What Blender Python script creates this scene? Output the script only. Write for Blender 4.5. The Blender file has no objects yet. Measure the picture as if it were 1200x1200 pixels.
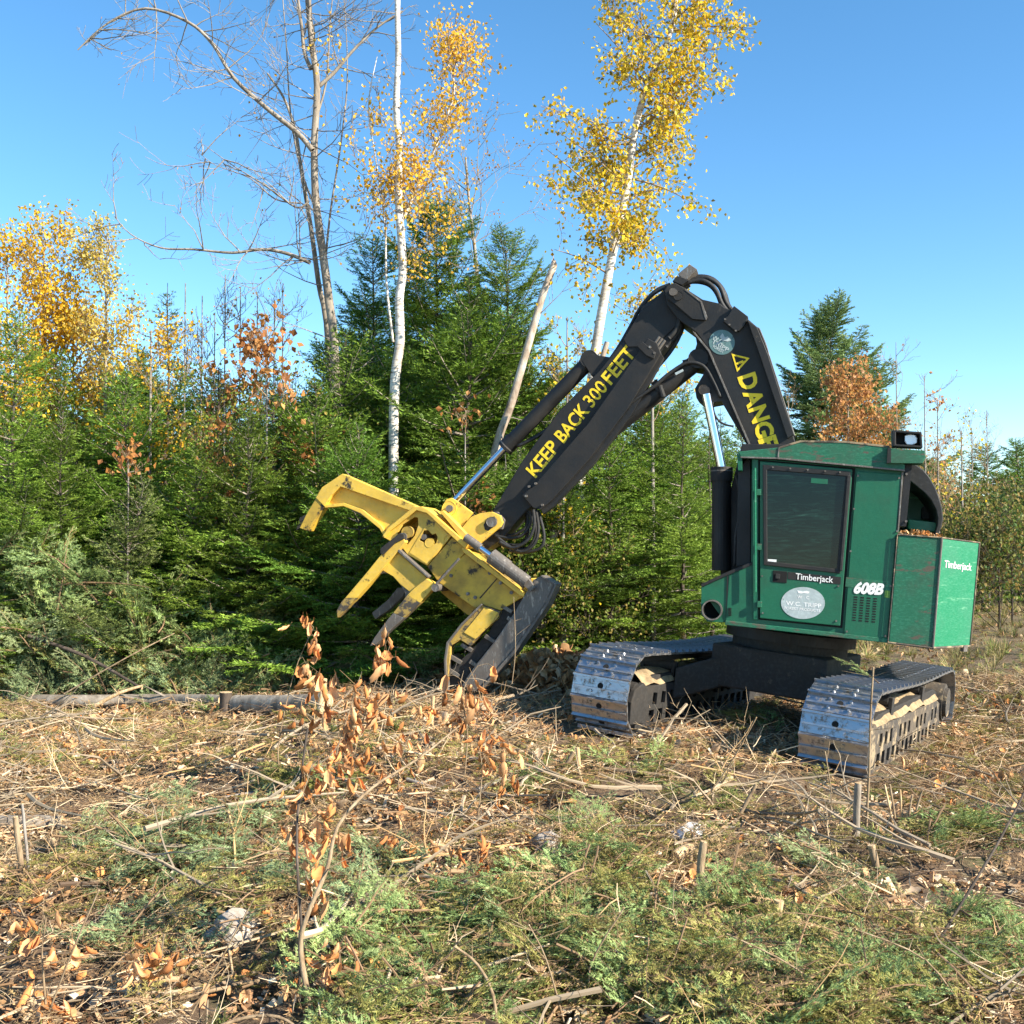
import bpy, bmesh, math, random
import numpy as np
from mathutils import Vector, Matrix
from mathutils.geometry import tessellate_polygon

# ------------------------------------------------------------------ camera, sky, sun, exposure
S = bpy.context.scene
COL = S.collection
FPX, HZ, CAMZ = 1290.0, 635.0, 2.10          # focal length in photo pixels, horizon row, eye height
cam_d = bpy.data.cameras.new('camera'); cam = bpy.data.objects.new('camera', cam_d); COL.objects.link(cam)
cam_d.sensor_width = 36; cam_d.lens = 36 * FPX / 1200; cam_d.clip_end = 2000
cam.location = (0, 0, CAMZ)
cam.rotation_euler = (math.radians(90) + math.atan((HZ - 600) / FPX), 0, 0)
S.camera = cam
SUN = Vector((0.86, -0.50, 0.58)).normalized()
w = bpy.data.worlds.new('World'); S.world = w; w.use_nodes = True
nt = w.node_tree; sky = nt.nodes.new('ShaderNodeTexSky'); sky.sky_type = 'NISHITA'; sky.sun_disc = False
sky.sun_elevation = math.asin(SUN.z); sky.sun_rotation = math.atan2(SUN.x, SUN.y)
sky.air_density = 1.0; sky.dust_density = 0.1; sky.ozone_density = 2.0; sky.altitude = 1500
hsv = nt.nodes.new('ShaderNodeHueSaturation'); hsv.inputs['Saturation'].default_value = 1.22; hsv.inputs['Hue'].default_value = .493; nt.links.new(sky.outputs[0], hsv.inputs['Color']); nt.links.new(hsv.outputs[0], nt.nodes['Background'].inputs[0]); nt.nodes['Background'].inputs[1].default_value = 0.115
sd = bpy.data.lights.new('sun', 'SUN'); sd.energy = 5.0; sd.angle = math.radians(0.5); sd.color = (1, 0.91, 0.76)
so = bpy.data.objects.new('sun', sd); COL.objects.link(so); so.rotation_euler = (-SUN).to_track_quat('-Z', 'Y').to_euler()
vs = S.view_settings; vs.view_transform = 'Standard'; vs.look = 'None'; vs.gamma = 1; vs.use_curve_mapping = False; vs.exposure = 1.28

R = random.Random(7); NR = np.random.RandomState(7)

# ------------------------------------------------------------------ helpers
def ray(px, py):
    return Vector(((px - 600) / FPX, 1.0, (HZ - py) / FPX))
def at(px, py, D):
    r = ray(px, py); return Vector((r.x * D, D, CAMZ + r.z * D))
def on_plane(px, py, P, N):
    r = ray(px, py); C = Vector((0, 0, CAMZ)); t = (P - C).dot(N) / r.dot(N); return C + r * t

_perm = NR.rand(256, 256)
def vnoise(x, y):
    x = np.asarray(x, float); y = np.asarray(y, float)
    xi = np.floor(x).astype(int); yi = np.floor(y).astype(int); fx = x - xi; fy = y - yi
    fx = fx * fx * (3 - 2 * fx); fy = fy * fy * (3 - 2 * fy)
    g = lambda a, b: _perm[a % 256, b % 256]
    return (g(xi, yi) * (1 - fx) + g(xi + 1, yi) * fx) * (1 - fy) + (g(xi, yi + 1) * (1 - fx) + g(xi + 1, yi + 1) * fx) * fy - .5
def hgt(x, y):
    x = np.asarray(x, float); y = np.asarray(y, float)
    dx, dy = x - 3.0, y - 9.45
    a = dx * .862 - dy * .505; t = dx * .505 + dy * .862
    z = (-.3 * np.tanh(.1 * a / .3) - .15 * np.tanh(.05 * t / .15)) * np.exp(-(np.hypot(x - 2.9, y - 12.2) / 6.2) ** 4)
    n = vnoise(x * .5 + 9, y * .5) * .16 + vnoise(x * 1.4, y * 1.4 + 5) * .12 + vnoise(x * 4, y * 4) * (.05 + .06 * np.clip((9 - y) / 3, 0, 1)) + vnoise(x * 11, y * 11) * .03
    m = np.clip(np.hypot(x - 2.9, y - 12.2) / 3.2, 0.12, 1)
    far = np.clip((y - 30) / 60, 0, 1)
    return z + n * m * (1 + 0 * x) - far * .6
def ground_at(px, py, lift=0):
    r = ray(px, py); D = 8.0
    if r.z > -.004: return None
    for _ in range(12):
        D = (CAMZ - float(hgt(r.x * D, D)) - lift) / -r.z
    return Vector((r.x * D, D, float(hgt(r.x * D, D)) + lift))

class Geo:
    def __init__(s): s.V = []; s.F = []; s.C = []; s.n = 0
    def add(s, V, F, mat=0, col=(1, 1, 1)):
        V = np.asarray(V, float).reshape(-1, 3); F = np.asarray(F, int)
        c = np.asarray(col, float)
        if c.ndim == 1: c = np.repeat(c[None], len(V), 0)
        s.V.append(V); s.F.append((F + s.n, mat)); s.C.append(c); s.n += len(V)
        return s
    def merge(s, o, M=None):
        for V, (F, m), c in zip(o.V, o.F, o.C):
            pass
        V = np.concatenate(o.V)
        if M is not None:
            A = np.array(M); V = V @ A[:3, :3].T + A[:3, 3]
        base = s.n; s.V.append(V); s.C.append(np.concatenate(o.C)); s.n += len(V)
        for F, m in o.F: s.F.append((F + base, m))
        return s
    def mesh(s, name, mats, smooth=False, off=(0, 0, 0)):
        me = bpy.data.meshes.new(name)
        V = np.concatenate(s.V) - np.array(off); C = np.concatenate(s.C)
        me.vertices.add(len(V)); me.vertices.foreach_set('co', V.astype(np.float32).ravel())
        lv = np.concatenate([F.ravel() for F, m in s.F]); sz = np.concatenate([np.full(len(F), F.shape[1]) for F, m in s.F])
        mi = np.concatenate([np.full(len(F), m) for F, m in s.F])
        me.loops.add(len(lv)); me.loops.foreach_set('vertex_index', lv.astype(np.int32))
        st = np.concatenate([[0], np.cumsum(sz)[:-1]])
        me.polygons.add(len(sz)); me.polygons.foreach_set('loop_start', st.astype(np.int32))
        try: me.polygons.foreach_set('loop_total', sz.astype(np.int32))
        except Exception: pass
        me.polygons.foreach_set('material_index', mi.astype(np.int32))
        me.polygons.foreach_set('use_smooth', np.full(len(sz), bool(smooth)))
        me.update(calc_edges=True)
        ca = me.color_attributes.new('tint', 'FLOAT_COLOR', 'POINT')
        ca.data.foreach_set('color', np.c_[C, np.ones(len(C))].astype(np.float32).ravel())
        for m in (mats if isinstance(mats, (list, tuple)) else [mats]): me.materials.append(m)
        me.validate(); return me
    def build(s, name, mats, parent=None, smooth=False, bevel=0, loc=None):
        off = root_loc(parent) if parent is not None else (loc if loc is not None else (0, 0, 0))
        o = bpy.data.objects.new(name, s.mesh(name, mats, smooth, off)); COL.objects.link(o)
        if parent is not None: o.parent = parent
        elif loc is not None: o.location = loc
        if bevel:
            b = o.modifiers.new('bevel', 'BEVEL'); b.width = bevel; b.segments = 2; b.limit_method = 'ANGLE'; b.angle_limit = .6
        return o
def root_loc(p):
    while p.parent is not None: p = p.parent
    return tuple(p.location)
def tag(o, label=None, cat=None, group=None, kind=None):
    if label: o['label'] = label
    if cat: o['category'] = cat
    if group: o['group'] = group
    if kind: o['kind'] = kind
    return o
def thing(name, loc, label, cat, group=None):
    o = bpy.data.objects.new(name, None); COL.objects.link(o); o.location = loc; o.empty_display_size = .2
    return tag(o, label, cat, group)
def copy_thing(src, loc, rz, sc, label, group=None):
    r = src.copy(); COL.objects.link(r); r.location = loc; r.rotation_euler = (R.uniform(-.02, .02), R.uniform(-.02, .02), rz); r.scale = (sc, sc, sc) if not isinstance(sc, tuple) else sc
    r['label'] = label
    if group: r['group'] = group
    for ch in src.children:
        c = ch.copy(); COL.objects.link(c); c.parent = r
        for g in ch.children:
            d = g.copy(); COL.objects.link(d); d.parent = c
    return r

def frame_of(d):
    d = Vector(d).normalized(); a = Vector((0, 0, 1)) if abs(d.z) < .9 else Vector((1, 0, 0))
    u = d.cross(a).normalized(); return d, u, d.cross(u)
def tube(pts, rad, n=6, g=None, mat=0, col=(1, 1, 1), caps=True):
    g = g or Geo(); P = [Vector(p) for p in pts]; k = len(P)
    if not hasattr(rad, '__len__'): rad = [rad] * k
    V = []; pu = None
    for i, p in enumerate(P):
        d = (P[min(i + 1, k - 1)] - P[max(i - 1, 0)])
        if d.length < 1e-9: d = Vector((0, 0, 1))
        d.normalize()
        if pu is None: _, u, _ = frame_of(d)
        else:
            u = pu - d * pu.dot(d); u = u.normalized() if u.length > 1e-6 else frame_of(d)[1]
        pu = u; v = d.cross(u)
        for j in range(n):
            t = 2 * math.pi * j / n; q = p + (u * math.cos(t) + v * math.sin(t)) * rad[i]; V.append((q.x, q.y, q.z))
    F = [(i * n + j, i * n + (j + 1) % n, (i + 1) * n + (j + 1) % n, (i + 1) * n + j) for i in range(k - 1) for j in range(n)]
    b = g.n; g.add(V, F, mat, col)
    if caps:
        for base, rev in ((0, True), ((k - 1) * n, False)):
            if n == 4 or n > 4:
                idx = [base + j for j in range(n)]
                T = [(idx[0], idx[j], idx[j + 1]) for j in range(1, n - 1)]
                g.F.append((np.array(T) + b, mat))
    return g
def box(c, X, Y, Z, g=None, mat=0, col=(1, 1, 1)):
    g = g or Geo(); c, X, Y, Z = map(Vector, (c, X, Y, Z))
    V = [c + X * a + Y * b + Z * d for a in (-1, 1) for b in (-1, 1) for d in (-1, 1)]
    g.add([tuple(v) for v in V], [(0, 1, 3, 2), (4, 6, 7, 5), (0, 4, 5, 1), (2, 3, 7, 6), (0, 2, 6, 4), (1, 5, 7, 3)], mat, col); return g
def smoothpts(pts, n=4):
    P = [Vector(p) for p in pts]; out = []
    for i in range(len(P) - 1):
        p0 = P[max(i - 1, 0)]; p1 = P[i]; p2 = P[i + 1]; p3 = P[min(i + 2, len(P) - 1)]
        for k in range(n):
            t = k / n; out.append(.5 * ((2 * p1) + (p2 - p0) * t + (2 * p0 - 5 * p1 + 4 * p2 - p3) * t * t + (3 * p1 - p0 - 3 * p2 + p3) * t ** 3))
    out.append(P[-1]); return out

# ------------------------------------------------------------------ materials
def mat(name):
    m = bpy.data.materials.new(name); m.use_nodes = True; n = m.node_tree; b = n.nodes['Principled BSDF']
    return m, n, b
def nd(n, t, **k):
    x = n.nodes.new(t)
    for a, v in k.items():
        if a in x.bl_rna.properties: setattr(x, a, v)
        else: x.inputs[a].default_value = v
    return x
def noise(n, scale, detail=4, rough=.6, vec=None, stretch=None, dist=0):
    x = nd(n, 'ShaderNodeTexNoise'); x.inputs['Scale'].default_value = scale; x.inputs['Detail'].default_value = detail
    x.inputs['Roughness'].default_value = rough; x.inputs['Distortion'].default_value = dist
    tc = nd(n, 'ShaderNodeTexCoord')
    if stretch:
        mp = nd(n, 'ShaderNodeMapping'); mp.inputs['Scale'].default_value = stretch[:3]
        if len(stretch) > 3: mp.inputs['Rotation'].default_value = (0, stretch[3], 0)
        n.links.new(tc.outputs['Object'], mp.inputs[0]); n.links.new(mp.outputs[0], x.inputs['Vector'])
    else: n.links.new(tc.outputs['Object'], x.inputs['Vector'])
    return x
def ramp(n, src, stops):
    r = nd(n, 'ShaderNodeValToRGB'); e = r.color_ramp.elements
    while len(e) < len(stops): e.new(.5)
    for el, (p, c) in zip(e, stops): el.position = p; el.color = (*c, 1) if len(c) == 3 else c
    n.links.new(src, r.inputs[0]); return r
def mix(n, fac, a, b, bt='MIX'):
    m = nd(n, 'ShaderNodeMix', data_type='RGBA', blend_type=bt)
    for s, v in ((m.inputs[0], fac), (m.inputs[6], a), (m.inputs[7], b)):
        if hasattr(v, 'is_output'): n.links.new(v, s)
        elif isinstance(v, tuple): s.default_value = (*v, 1)
        else: s.default_value = v
    return m.outputs[2]
def bump(n, b, src, st=.3, d=.01):
    x = nd(n, 'ShaderNodeBump'); x.inputs['Strength'].default_value = st; x.inputs['Distance'].default_value = d
    n.links.new(src, x.inputs['Height']); n.links.new(x.outputs[0], b.inputs['Normal'])

def paint(name, base, wear, dirt, w0=.62, rough=.4, metal_wear=0, streak=(1, 1, 6), dirt0=.5, scale=5, faded=None):
    m, n, b = mat(name)
    a = noise(n, scale, 8, .68, stretch=streak); d = noise(n, 2.2, 6, .65); f = noise(n, 30, 4, .6, stretch=streak)
    wr = ramp(n, a.outputs['Fac'], [(w0, (0, 0, 0)), (w0 + .06, (1, 1, 1))])
    dr = ramp(n, d.outputs['Fac'], [(dirt0, (0, 0, 0)), (dirt0 + .3, (.8, .8, .8))])
    fd = ramp(n, f.outputs['Fac'], [(.48, (0, 0, 0)), (.72, (.45, .45, .45))])
    c = mix(n, fd.outputs[0], base, faded or tuple(min(1, x * 1.5 + .03) for x in base))
    c = mix(n, dr.outputs[0], c, dirt); c = mix(n, wr.outputs[0], c, wear)
    n.links.new(c, b.inputs['Base Color'])
    r = ramp(n, d.outputs['Fac'], [(.35, (rough, ) * 3), (.75, (min(1, rough + .35), ) * 3)]); n.links.new(r.outputs[0], b.inputs['Roughness'])
    if metal_wear:
        mm = nd(n, 'ShaderNodeMath', operation='MULTIPLY'); n.links.new(wr.outputs[0], mm.inputs[0]); mm.inputs[1].default_value = metal_wear
        n.links.new(mm.outputs[0], b.inputs['Metallic'])
    bump(n, b, a.outputs['Fac'], .12, .0015)
    b1_ = b.inputs['Normal'].links[0].from_node; b2_ = nd(n, 'ShaderNodeBump'); b2_.inputs['Strength'].default_value = .35; b2_.inputs['Distance'].default_value = .02; n.links.new(d.outputs['Fac'], b2_.inputs['Height']); n.links.new(b2_.outputs[0], b1_.inputs['Normal'])
    return m
M = {}
M['green'] = paint('green_paint', (.003, .105, .050), (.09, .10, .075), (.010, .055, .030), .66, .38, .2, (1, 1, 5, .1), .50, 4, (.014, .155, .082))
M['green_worn'] = paint('worn_green_paint', (.006, .115, .056), (.10, .085, .06), (.035, .06, .04), .56, .5, .2, (1, 1, 3), .44, 5, (.06, .28, .17))
M['green_bright'] = paint('sunlit_scuffed_green', (.005, .18, .08), (.12, .33, .20), (.02, .16, .09), .60, .33, 0, (1, 1, 9, -.3), .5, 4, (.14, .42, .28))  # scuffed green, with the chamfer's sunlight mixed into a brighter base
M['yellow'] = paint('yellow_paint', (.78, .50, .06), (.07, .055, .04), (.34, .22, .06), .59, .45, .5, (1, 1, 1), .46, 5, (.72, .54, .17))
M['yellow_dirty'] = paint('dirty_yellow_paint', (.66, .42, .04), (.05, .04, .03), (.17, .11, .04), .55, .5, .4, (1, 1, 1), .36, 4, (.65, .42, .06))
M['yellow_worn'] = paint('half_bare_yellow', (.5, .33, .06), (.10, .085, .07), (.14, .10, .06), .49, .5, .5, (1, 1, 1), .40, 7)
M['black'] = paint('black_paint', (.0065, .0062, .006), (.05, .046, .042), (.024, .021, .018), .64, .5, .5, (3, 3, 1), .45, 6, (.02, .02, .021))
M['rubber'] = paint('black_rubber', (.012, .012, .012), (.04, .04, .038), (.03, .028, .025), .7, .55, 0, (1, 1, 1), .5, 8)
M['steel'] = paint('scraped_steel', (.12, .105, .09), (.34, .31, .27), (.06, .045, .033), .56, .4, .9, (4, 4, 1), .5, 8)
M['undercarriage'] = paint('greasy_steel', (.022, .02, .018), (.10, .08, .06), (.05, .038, .026), .62, .7, .2, (1, 1, 1), .48, 5)
M['yellow_text'] = paint('yellow_stencil_paint', (.85, .60, .02), (.012, .012, .012), (.7, .56, .01), .61, .5, 0, (1, 1, 1), .6, 34, (.88, .66, .05))
M['white_text'] = paint('white_sticker', (.75, .75, .72), (.05, .2, .12), (.55, .57, .52), .63, .5, 0, (1, 1, 1), .6, 40)
M['grey_sticker'] = paint('faded_grey_sticker', (.36, .42, .42), (.20, .28, .26), (.28, .34, .34), .6, .6, 0, (1, 1, 1), .5, 20)
M['teal_sticker'] = paint('faded_teal_sticker', (.10, .19, .19), (.03, .04, .04), (.07, .13, .13), .6, .5, 0, (1, 1, 1), .5, 20)
M['orange_text'] = paint('red_reflector', (.6, .08, .02), (.3, .03, .01), (.5, .06, .02), .7, .4)
M['yellow_green'] = paint('lime_sticker', (.14, .28, .04), (.05, .2, .08), (.08, .2, .04), .6, .5)
def m_chrome():
    m, n, b = mat('chrome_rod'); b.inputs['Metallic'].default_value = 1; b.inputs['Roughness'].default_value = .13
    b.inputs['Base Color'].default_value = (.75, .76, .78, 1); return m
M['chrome'] = m_chrome()
def m_shoe():
    m, n, b = mat('polished_track_steel')
    a = noise(n, 5, 8, .7, stretch=(5, 1, 5)); d = noise(n, 14, 6, .7)
    dr = ramp(n, d.outputs['Fac'], [(.50, (0, 0, 0)), (.66, (1, 1, 1))])
    c = mix(n, dr.outputs[0], (.46, .47, .49), (.13, .095, .06)); n.links.new(c, b.inputs['Base Color'])
    mt = ramp(n, dr.outputs[0], [(0, (1, 1, 1)), (1, (.15, .15, .15))]); n.links.new(mt.outputs[0], b.inputs['Metallic'])
    r = ramp(n, a.outputs['Fac'], [(.3, (.2,) * 3), (.75, (.6,) * 3)]); n.links.new(r.outputs[0], b.inputs['Roughness'])
    bump(n, b, a.outputs['Fac'], .2, .004); return m
M['shoe'] = m_shoe()
def m_mud():
    m, n, b = mat('dried_mud'); a = noise(n, 9, 8, .7)
    r = ramp(n, a.outputs['Fac'], [(.3, (.16, .11, .06)), (.55, (.34, .25, .14)), (.8, (.46, .36, .22))]); n.links.new(r.outputs[0], b.inputs['Base Color'])
    b.inputs['Roughness'].default_value = .95; bump(n, b, a.outputs['Fac'], .8, .03); return m
M['mud'] = m_mud()
M['muddy_steel'] = paint('mud_caked_steel', (.05, .044, .038), (.30, .23, .14), (.15, .11, .07), .53, .75, 0, (1, 1, 1), .42, 6, (.2, .17, .13))
def m_glass():
    m, n, b = mat('scratched_cab_window')
    a = noise(n, 3, 8, .75, stretch=(.9, .9, 9, .2), dist=1.2)
    r = ramp(n, a.outputs['Fac'], [(.50, (.003, .010, .008)), (.62, (.008, .028, .021)), (.70, (.03, .08, .06)), (.8, (.06, .12, .10))])
    n.links.new(r.outputs[0], b.inputs['Base Color']); b.inputs['Roughness'].default_value = .12; b.inputs['Specular IOR Level'].default_value = .3; return m
M['window'] = m_glass()
def m_plain(name, c, rough=.7, metal=0):
    m, n, b = mat(name); b.inputs['Base Color'].default_value = (*c, 1); b.inputs['Roughness'].default_value = rough; b.inputs['Metallic'].default_value = metal; return m
M['hole'] = m_plain('opening_shade_black', (.004, .004, .004), .9)  # near-black painted in for the shade inside gaps, slots, recesses and the bore
def m_lens():
    m, n, b = mat('lamp_lens'); b.inputs['Base Color'].default_value = (.85, .86, .9, 1); b.inputs['Roughness'].default_value = .25; b.inputs['Metallic'].default_value = .3; return m  # the white the lens reflects is put into its base colour
M['lens'] = m_lens()

def leafmat(name, trans=.35, rough=.55, var=.35, spec=.25, hue=.0):
    m, n, b = mat(name)
    at_ = nd(n, 'ShaderNodeAttribute', attribute_name='tint'); oi = nd(n, 'ShaderNodeObjectInfo')
    hs = nd(n, 'ShaderNodeHueSaturation'); mr = nd(n, 'ShaderNodeMapRange'); mr.inputs[3].default_value = 1 - var; mr.inputs[4].default_value = 1 + var
    n.links.new(oi.outputs['Random'], mr.inputs[0]); n.links.new(mr.outputs[0], hs.inputs['Value']); h2 = nd(n, 'ShaderNodeMath', operation='MULTIPLY'); n.links.new(oi.outputs['Random'], h2.inputs[0]); h2.inputs[1].default_value = 7.31; h3 = nd(n, 'ShaderNodeMath', operation='FRACT'); n.links.new(h2.outputs[0], h3.inputs[0]); h4 = nd(n, 'ShaderNodeMapRange'); h4.inputs[3].default_value = .5 - hue; h4.inputs[4].default_value = .5 + hue; n.links.new(h3.outputs[0], h4.inputs[0]); n.links.new(h4.outputs[0], hs.inputs['Hue']); n.links.new(at_.outputs['Color'], hs.inputs['Color'])
    n.links.new(hs.outputs[0], b.inputs['Base Color']); b.inputs['Roughness'].default_value = rough; b.inputs['Specular IOR Level'].default_value = spec
    t = nd(n, 'ShaderNodeBsdfTranslucent'); mx = nd(n, 'ShaderNodeMixShader'); mx.inputs[0].default_value = trans
    n.links.new(hs.outputs[0], t.inputs[0]); n.links.new(b.outputs[0], mx.inputs[1]); n.links.new(t.outputs[0], mx.inputs[2])
    n.links.new(mx.outputs[0], n.nodes['Material Output'].inputs[0]); return m
M['needle'] = leafmat('conifer_needles', .28, .5, .28, hue=.012)
M['leaf'] = leafmat('autumn_leaves', .42, .5, .12)
M['litter'] = leafmat('dead_litter', .15, .75, .35)
def barkmat(name, c0, c1, c2, sc=8, st=(1, 1, .25), bp=.6):
    m, n, b = mat(name); a = noise(n, sc, 8, .7, stretch=st)
    r = ramp(n, a.outputs['Fac'], [(.32, c0), (.5, c1), (.7, c2)]); n.links.new(r.outputs[0], b.inputs['Base Color'])
    b.inputs['Roughness'].default_value = .9; bump(n, b, a.outputs['Fac'], bp, .02); return m
M['bark'] = barkmat('grey_bark', (.10, .08, .06), (.25, .21, .165), (.40, .36, .30))
M['bark_dark'] = barkmat('dark_bark', (.025, .018, .013), (.065, .048, .035), (.13, .10, .08))
M['twig'] = barkmat('twig_bark', (.12, .075, .04), (.27, .19, .11), (.40, .31, .20), 20)
M['twig_grey'] = barkmat('grey_twig_bark', (.12, .10, .085), (.25, .22, .19), (.38, .35, .30), 20)
M['snag'] = barkmat('peeling_snag_bark', (.11, .07, .045), (.36, .28, .21), (.60, .54, .46), 6, (1, 1, .5))
M['wood'] = barkmat('fresh_cut_wood', (.36, .22, .10), (.56, .38, .20), (.72, .56, .36), 12, (3, 3, .3))
M['stone'] = barkmat('pale_stone', (.13, .10, .08), (.32, .27, .22), (.58, .52, .44), 7, (1, 1, 1))
M['quartz'] = barkmat('white_stone', (.5, .48, .45), (.7, .69, .66), (.8, .79, .77), 9, (1, 1, 1), .3)
def m_birch():
    m, n, b = mat('white_birch_bark'); a = noise(n, 7, 6, .7, stretch=(1, 1, 4.5)); d = noise(n, 2.5, 5, .6)
    r = ramp(n, a.outputs['Fac'], [(.36, (.05, .04, .035)), (.43, (.42, .38, .33)), (.55, (.70, .67, .61)), (.8, (.80, .78, .74))])
    d2 = ramp(n, d.outputs['Fac'], [(.46, (0, 0, 0)), (.66, (.75, .75, .75))]); c = mix(n, d2.outputs[0], r.outputs[0], (.34, .27, .20))
    n.links.new(c, b.inputs['Base Color']); b.inputs['Roughness'].default_value = .7; bump(n, b, a.outputs['Fac'], .3, .01); return m
M['birch'] = m_birch()
def m_ground():
    m, n, b = mat('forest_floor')
    a = noise(n, .9, 8, .65); d = noise(n, 7, 8, .75); e = noise(n, 45, 6, .75); s = noise(n, 22, 5, .7, stretch=(.35, 1, 1), dist=.8); g = noise(n, 1.7, 6, .7)
    c1 = ramp(n, d.outputs['Fac'], [(.3, (.032, .020, .012)), (.5, (.11, .066, .038)), (.7, (.25, .165, .095))])
    c2 = ramp(n, e.outputs['Fac'], [(.3, (.035, .022, .013)), (.52, (.17, .11, .063)), (.72, (.42, .31, .19))])
    c = mix(n, .5, c1.outputs[0], c2.outputs[0])
    st = ramp(n, s.outputs['Fac'], [(.58, (0, 0, 0)), (.64, (.8, .8, .8))]); c = mix(n, st.outputs[0], c, (.42, .31, .18))
    gm = ramp(n, g.outputs['Fac'], [(.50, (0, 0, 0)), (.66, (.6, .6, .6))]); c = mix(n, gm.outputs[0], c, (.10, .13, .04))
    cd = nd(n, 'ShaderNodeTexCoord'); sp = nd(n, 'ShaderNodeSeparateXYZ'); n.links.new(cd.outputs['Object'], sp.inputs[0])
    fr = nd(n, 'ShaderNodeMapRange'); fr.inputs[1].default_value = 16; fr.inputs[2].default_value = 45; n.links.new(sp.outputs[1], fr.inputs[0])
    cf = ramp(n, d.outputs['Fac'], [(.35, (.10, .09, .04)), (.6, (.26, .21, .11))]); c = mix(n, fr.outputs[0], c, cf.outputs[0])
    n.links.new(c, b.inputs['Base Color']); b.inputs['Roughness'].default_value = .95
    bump(n, b, e.outputs['Fac'], .9, .03); return m
M['ground'] = m_ground()

# ------------------------------------------------------------------ ground sheet
def axis(lo, hi, step, far_lo, far_hi):
    a = list(np.arange(lo, hi + 1e-6, step)); st = step; v = hi
    while v < far_hi: st *= 1.25; v += st; a.append(v)
    st = step; v = lo
    while v > far_lo: st *= 1.25; v -= st; a.insert(0, v)
    return np.array(a)
xs = axis(-8, 9, .065, -900, 900); ys = axis(3.6, 17, .065, -60, 1500)
X, Y = np.meshgrid(xs, ys); Z = hgt(X, Y); nx, ny = len(xs), len(ys)
I = np.arange(nx * ny).reshape(ny, nx)
F = np.stack([I[:-1, :-1], I[:-1, 1:], I[1:, 1:], I[1:, :-1]], -1).reshape(-1, 4)
g = Geo(); g.add(np.stack([X, Y, Z], -1).reshape(-1, 3), F); go = g.build('ground', M['ground'], smooth=True); tag(go, kind='structure')

# ------------------------------------------------------------------ the feller buncher
A_ = Vector((.862, -.505, -.100)).normalized()          # across the tracks, to the near one
T_ = Vector((.505, .862, -.050)); T_ = (T_ - A_ * T_.dot(A_)).normalized()   # along the tracks, to the rear
U_ = A_.cross(T_).normalized()
P0 = Vector((3.0, 9.45, -0.03))                          # near track: outer bottom corner at the front
TR_L, TR_H, TR_W, TR_G = 4.75, .82, .60, 2.26
CEN = P0 + T_ * TR_L / 2 - A_ * (TR_W / 2 + TR_G / 2)
FW = Vector((-.9686, .2487, 0)); FW = (FW - U_ * FW.dot(U_)).normalized()    # upper works: forward
LF = U_.cross(FW).normalized()                           # upper works: its left side, towards the camera
buncher = thing('feller_buncher', CEN, 'green tracked feller buncher with black knuckle boom and yellow felling head by the woods', 'feller buncher')
NS = 1.25                                                # near side of the cab
def pl(px, py, n): return on_plane(px, py, CEN + LF * n, LF)
def zb(x, y): return (810 + .29167 * x, 500 + .29167 * y)
def z2(x, y): return (330 + .28333 * x, 530 + .28333 * y)
def z3(x, y): return (540 + .35 * x, 290 + .35 * y)
def z4(x, y): return (750 + .21667 * x, 300 + .21667 * y)
def z5(x, y): return (540 + .23333 * x, 380 + .23333 * y)
def ident(x, y): return (x, y)
def plate(zf, pts, n0, th, g=None, mat=0, ref=None, holes=()):
    """side-on outline at offset n0 extruded th away from the camera side"""
    g = g or Geo(); ref = n0 if ref is None else ref
    loops = [[pl(*zf(*p), ref) + LF * (n0 - ref) for p in L] for L in (pts, *holes)]
    flat = [p for L in loops for p in L]; n = len(flat)
    tris = tessellate_polygon([[Vector((p.dot(FW), p.dot(U_), 0)) for p in L] for L in loops])
    V = [tuple(p) for p in flat] + [tuple(p - LF * th) for p in flat]
    b = g.n
    g.add(V, [tuple(t) for t in tris] + [tuple(i + n for i in t)[::-1] for t in tris], mat)
    k = 0; Q = []
    for L in loops:
        m_ = len(L); Q += [(k + i, k + (i + 1) % m_, k + (i + 1) % m_ + n, k + i + n) for i in range(m_)]; k += m_
    g.F.append((np.array(Q) + b, mat)); return g
def fixn(o):
    bm = bmesh.new(); bm.from_mesh(o.data); bmesh.ops.recalc_face_normals(bm, faces=bm.faces); bm.to_mesh(o.data); bm.free(); return o
def pplate(name, zf, pts, n0, th, m, parent, bevel=.006, ref=None, holes=()):
    return fixn(plate(zf, pts, n0, th, ref=ref, holes=holes).build(name, m, parent, bevel=bevel))
def cyl(c0, c1, r, n=20, g=None, mat=0): return tube([c0, c1], r, n, g, mat)
def pcyl(name, c0, c1, r, m, parent, n=20, bevel=.004):
    return cyl(c0, c1, r, n).build(name, m, parent, bevel=bevel)
def pin(name, zf, x, y, n0, th, r, m, parent): c = pl(*zf(x, y), n0); return pcyl(name, c, c - LF * th, r, m, parent)
def circ(cx, cy, rx, ry=None, n=24):
    ry = ry or rx; return [(cx + rx * math.cos(2 * math.pi * i / n), cy + ry * math.sin(2 * math.pi * i / n)) for i in range(n)]
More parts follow.
